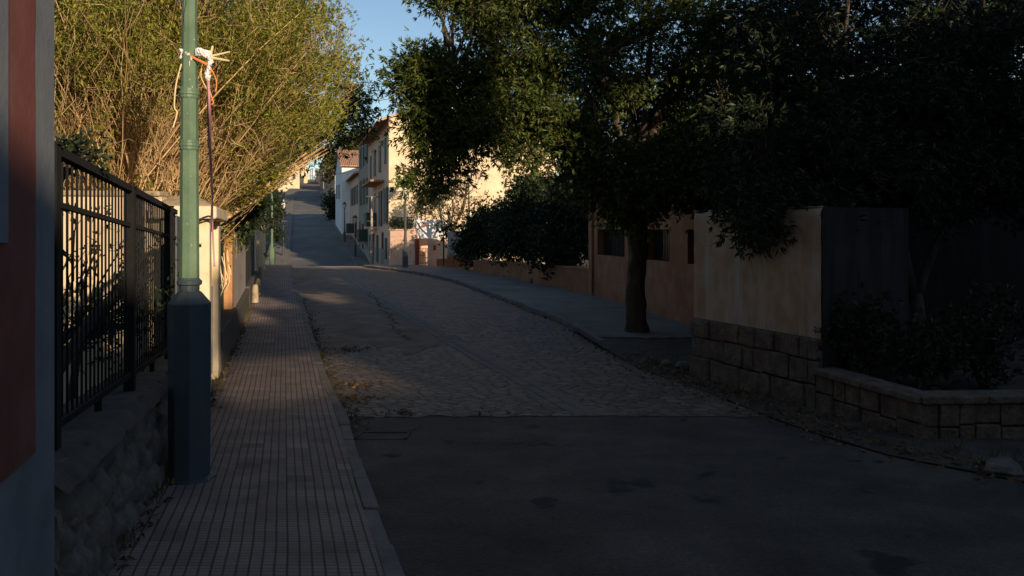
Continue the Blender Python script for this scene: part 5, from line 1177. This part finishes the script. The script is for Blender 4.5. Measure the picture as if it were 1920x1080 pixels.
# ------------------------------------------------------------------ kerb side litter, weeds, patches
def litter():
    pts = []
    for y in np.arange(8.5, 24, .02):
        dens = .35 + .9 * max(0, noise.noise((y * 1.3, 4, 0)))
        if RNG.random() < dens: pts.append((XL(y) + .03 + abs(RNG.normal()) * .10, y + RNG.normal() * .05, -.09))
    for y in np.arange(4.5, 15.5, .008):
        pts.append((XR(y) + RNG.normal() * .25 + .1, y + RNG.normal() * .1, -.08))
    for y in np.arange(15.5, 40, .05): pts.append((XR(y) - .02 - abs(RNG.normal()) * .1, y, -.09))
    for y in np.arange(4.3, 22, .02):
        if RNG.random() < .5: pts.append((XW(y) + .03 + abs(RNG.normal()) * .06, y, .004))
    for (cx, cy, n_, s) in ((-2.95, 14.6, 90, .22), (-1.95, 10.3, 60, .16), (-2.2, 11.2, 60, .14), (.0, 9.35, 20, .25), (-1.3, 9.35, 40, .12)):
        for _ in range(n_): pts.append((cx + RNG.normal() * s, cy + RNG.normal() * s * .8, -.088))
    A = np.array([(x, y, g(y) + dz + .004 + wob(x, y) + .012 * RNG.random()) for x, y, dz in pts])
    D = unit(RNG.normal(size=A.shape) * np.array([1, 1, .25])); V, Q = leaf_quads(A, D, .04 + .05 * RNG.random(len(A)), .02 + .018 * RNG.random(len(A)))
    tag(fast_mesh('leaf_litter', V, Q, MT['leafdry']), 'dead leaves strewn along the kerbs and the dirt verge', 'leaves', None, 'stuff')
    # grass tufts
    bs = []
    for y in list(RNG.uniform(4.4, 21, 60)): bs.append((XW(y) + .04, y, 0))
    for y in list(RNG.uniform(9, 17, 24)): bs.append((XL(y) + .03, y, -.1))
    for y in list(RNG.uniform(5.5, 14, 60)): bs.append((XR(y) + RNG.random() * .9, y, -.09))
    for px in RNG.uniform(895, 1090, 60): Y = 27 + (1100 - px) / 215 * 10.5; bs.append(((px - 960) / F * Y + .3, Y + .3, .5))
    C = []
    for x, y, dz in bs:
        for _ in range(12): C.append((x + RNG.normal() * .035, y + RNG.normal() * .035, g(y) + dz))
    C = np.array(C); D = unit(np.stack([RNG.normal(size=len(C)) * .45, RNG.normal(size=len(C)) * .45, np.ones(len(C))], 1)); V, Q = leaf_quads(C, D, .06 + .10 * RNG.random(len(C)), .008)
    tag(fast_mesh('weeds', V, Q, MT['weed']), 'thin weeds sprouting along walls and kerbs', 'weeds', None, 'stuff')
litter()
def crack():
    mb = MB(); Ps = [(690, 548), (703, 562), (712, 572), (722, 583), (731, 590), (735, 605), (742, 618), (757, 630), (765, 640)]
    def gp(px, py):
        Y = 20.0
        for _ in range(40): Y = (CZ - (g(Y) - .09)) * F / (py - HZ) * .5 + Y * .5
        x = (px - 960) / F * Y; return Vector((x, Y, g(Y) - .084 + wob(x, Y)))
    pts = [gp(*p) for p in Ps]; out = []
    for i in range(len(pts) - 1):
        for t in np.linspace(0, 1, 8)[:-1]:
            p = pts[i].lerp(pts[i + 1], t); out.append(p + Vector((RNG.normal() * .06, RNG.normal() * .06, 0)))
    v = []; f = []
    for i, p in enumerate(out):
        w = .02 + .03 * RNG.random(); z = g(p.y) - .084 + wob(p.x, p.y); v += [(p.x - w, p.y - w * .4, z), (p.x + w, p.y + w * .4, z)]
        if i: f.append((2 * i - 2, 2 * i - 1, 2 * i + 1, 2 * i))
    tag(link_mesh('road_crack', v, f, MT['dirt']), 'ragged crack down the worn concrete patch', None, None, 'structure')
crack()
def drain():
    c = Vector((-1.30, 8.25, 0)); r = empty('drain_cover', (c.x, c.y, g(c.y) - .1), 'sunken dark rimmed drain cover set in the asphalt beside the kerb', 'drain')
    mb = MB()
    def s(x0, x1, y0, y1, z): mb.hexa([(x, y, g(y) - .13 + wob(x, y)) for x, y in ((x0, y0), (x1, y0), (x1, y1), (x0, y1))] + [(x, y, g(y) + z + wob(x, y)) for x, y in ((x0, y0), (x1, y0), (x1, y1), (x0, y1))])
    s(c.x - .27, c.x + .2, c.y - .14, c.y + .14, -.097); mb.build('lid', MT['asphalt'], r)
    mb = MB(); s(c.x - .31, c.x + .24, c.y + .142, c.y + .18, -.088); s(c.x + .202, c.x + .24, c.y - .14, c.y + .141, -.088); s(c.x - .31, c.x - .272, c.y - .14, c.y + .141, -.088); mb.build('rim', MT['dirt'], r)
drain()
def stones():
    for i, (px, Y, s, lab) in enumerate(((1283, 12.6, .16, 'small rough rock at the foot of the tan plaster wall'), (1250, 12.9, .10, 'smaller rock lying on the dirt near the roadside tree'), (1880, 6.7, .16, 'rounded rock on the dark dirt verge at the far right'))):
        p = at(px, Y, -.06); bm_v = []; mb = MB(); mb.lathe(p, [(-s * .4, s * .7), (0, s), (s * .35, s * .85), (s * .6, s * .35)], 9); o = mb.build('rock', MT['stone'])
        for vtx in o.data.vertices:
            n_ = noise.noise((vtx.co.x * 9, vtx.co.y * 9, vtx.co.z * 9)) * s * .5; vtx.co.x += n_; vtx.co.z += n_ * .5
        tag(o, lab, 'rock', 'loose rocks on the verge')
stones()

# ------------------------------------------------------------------ unseen house-like blocks added behind the viewer to shape sun and shade
def shade_block(name, label, u0, u1, s0, top, mat, depth=9):
    a = Vector((math.sin(SUN_AZ), math.cos(SUN_AZ), 0)); p = Vector((-a.y, a.x, 0))
    q = lambda u, s: (p * u + a * s)
    r = empty(name, q((u0 + u1) / 2, s0) + Vector((0, 0, .8)), label, 'house'); mb = MB(); c = [q(u0, s0), q(u1, s0), q(u1, s0 + depth), q(u0, s0 + depth)]
    mb.hexa([(*x.xy, 0) for x in c] + [(*x.xy, top) for x in c]); mb.build('wall', MT[mat], r)
    mb = MB(); c = [q(u0, s0 - .3), q(u1, s0 - .3), q(u1, s0 + depth + .3), q(u0, s0 + depth + .3)]
    mb.hexa([(*x.xy, top + .002) for x in c] + [(*x.xy, top + .16) for x in c]); mb.build('roof', MT['roof'], r)
shade_block('low_shade_block', 'low unseen shade block added across the junction behind the viewer', -22, 1.9, 25, CZ + 6.6, 'greywall')
def sunscreen():  # unseen block added; its slats let weak sun onto the pavement
    a = Vector((math.sin(SUN_AZ), math.cos(SUN_AZ), 0)); p = Vector((-a.y, a.x, 0)); q = lambda u, s_, z: tuple((p * u + a * s_).xy) + (z,)
    r = empty('slatted_shade_block', Vector(q(3.1, 25, .8)), 'unseen block added to filter the sun, with a slatted loggia behind the viewer', 'house')
    def bx(mb, u0, u1, s0, s1, z0, z1): mb.hexa([q(u0, s0, z0), q(u1, s0, z0), q(u1, s1, z0), q(u0, s1, z0), q(u0, s0, z1), q(u1, s0, z1), q(u1, s1, z1), q(u0, s1, z1)])
    mb = MB(); bx(mb, 1.902, 4.4, 25, 34, 0, CZ + 5.95); mb.build('wall', MT['greywall'], r)
    mb = MB(); bx(mb, 1.902, 4.4, 24.9, 26, CZ + 6.95, CZ + 7.9); mb.build('roof', MT['roof'], r)
    mb = MB()
    for k in range(16): u = 1.95 + k * .155; bx(mb, u, u + .082, 25.1, 25.14, CZ + 5.952, CZ + 6.948)
    mb.build('slats', MT['brown'], r)
sunscreen()
shade_block('middle_shade_block', 'unseen shade block added behind the viewer, joined to the low one', 4.402, 5.6, 25, CZ + 8.4, 'greywall')
shade_block('high_shade_block', 'narrow high unseen shade block added behind the viewer, in the middle of its row', 5.602, 6.9, 25, CZ + 12, 'greywall')
shade_block('middle_shade_block', 'unseen shade block added behind the viewer, at the end of its row', 6.902, 8.3, 25, CZ + 8.6, 'greywall')
shade_block('tall_shade_block', 'tall unseen shade block added behind the viewer on the right of the junction', 8.1, 9.25, 4.5, CZ + 10, 'greywall', 16)
shade_block('link_shade_block', 'lower unseen shade block added between the two tall ones behind the viewer', 9.252, 11.15, 5.4, CZ + 5.3, 'greywall', 12)  # kept low as a notch that lets sun reach the tree limbs
shade_block('tall_shade_block', 'tall unseen shade block added behind the viewer, farthest to the right of the junction', 11.152, 14, 5, CZ + 8.2, 'greywall', 16)
shade_block('link_shade_block', 'low unseen shade block added at the far right of the row behind the viewer', 14.002, 24, 5, CZ + 5, 'greywall', 12)
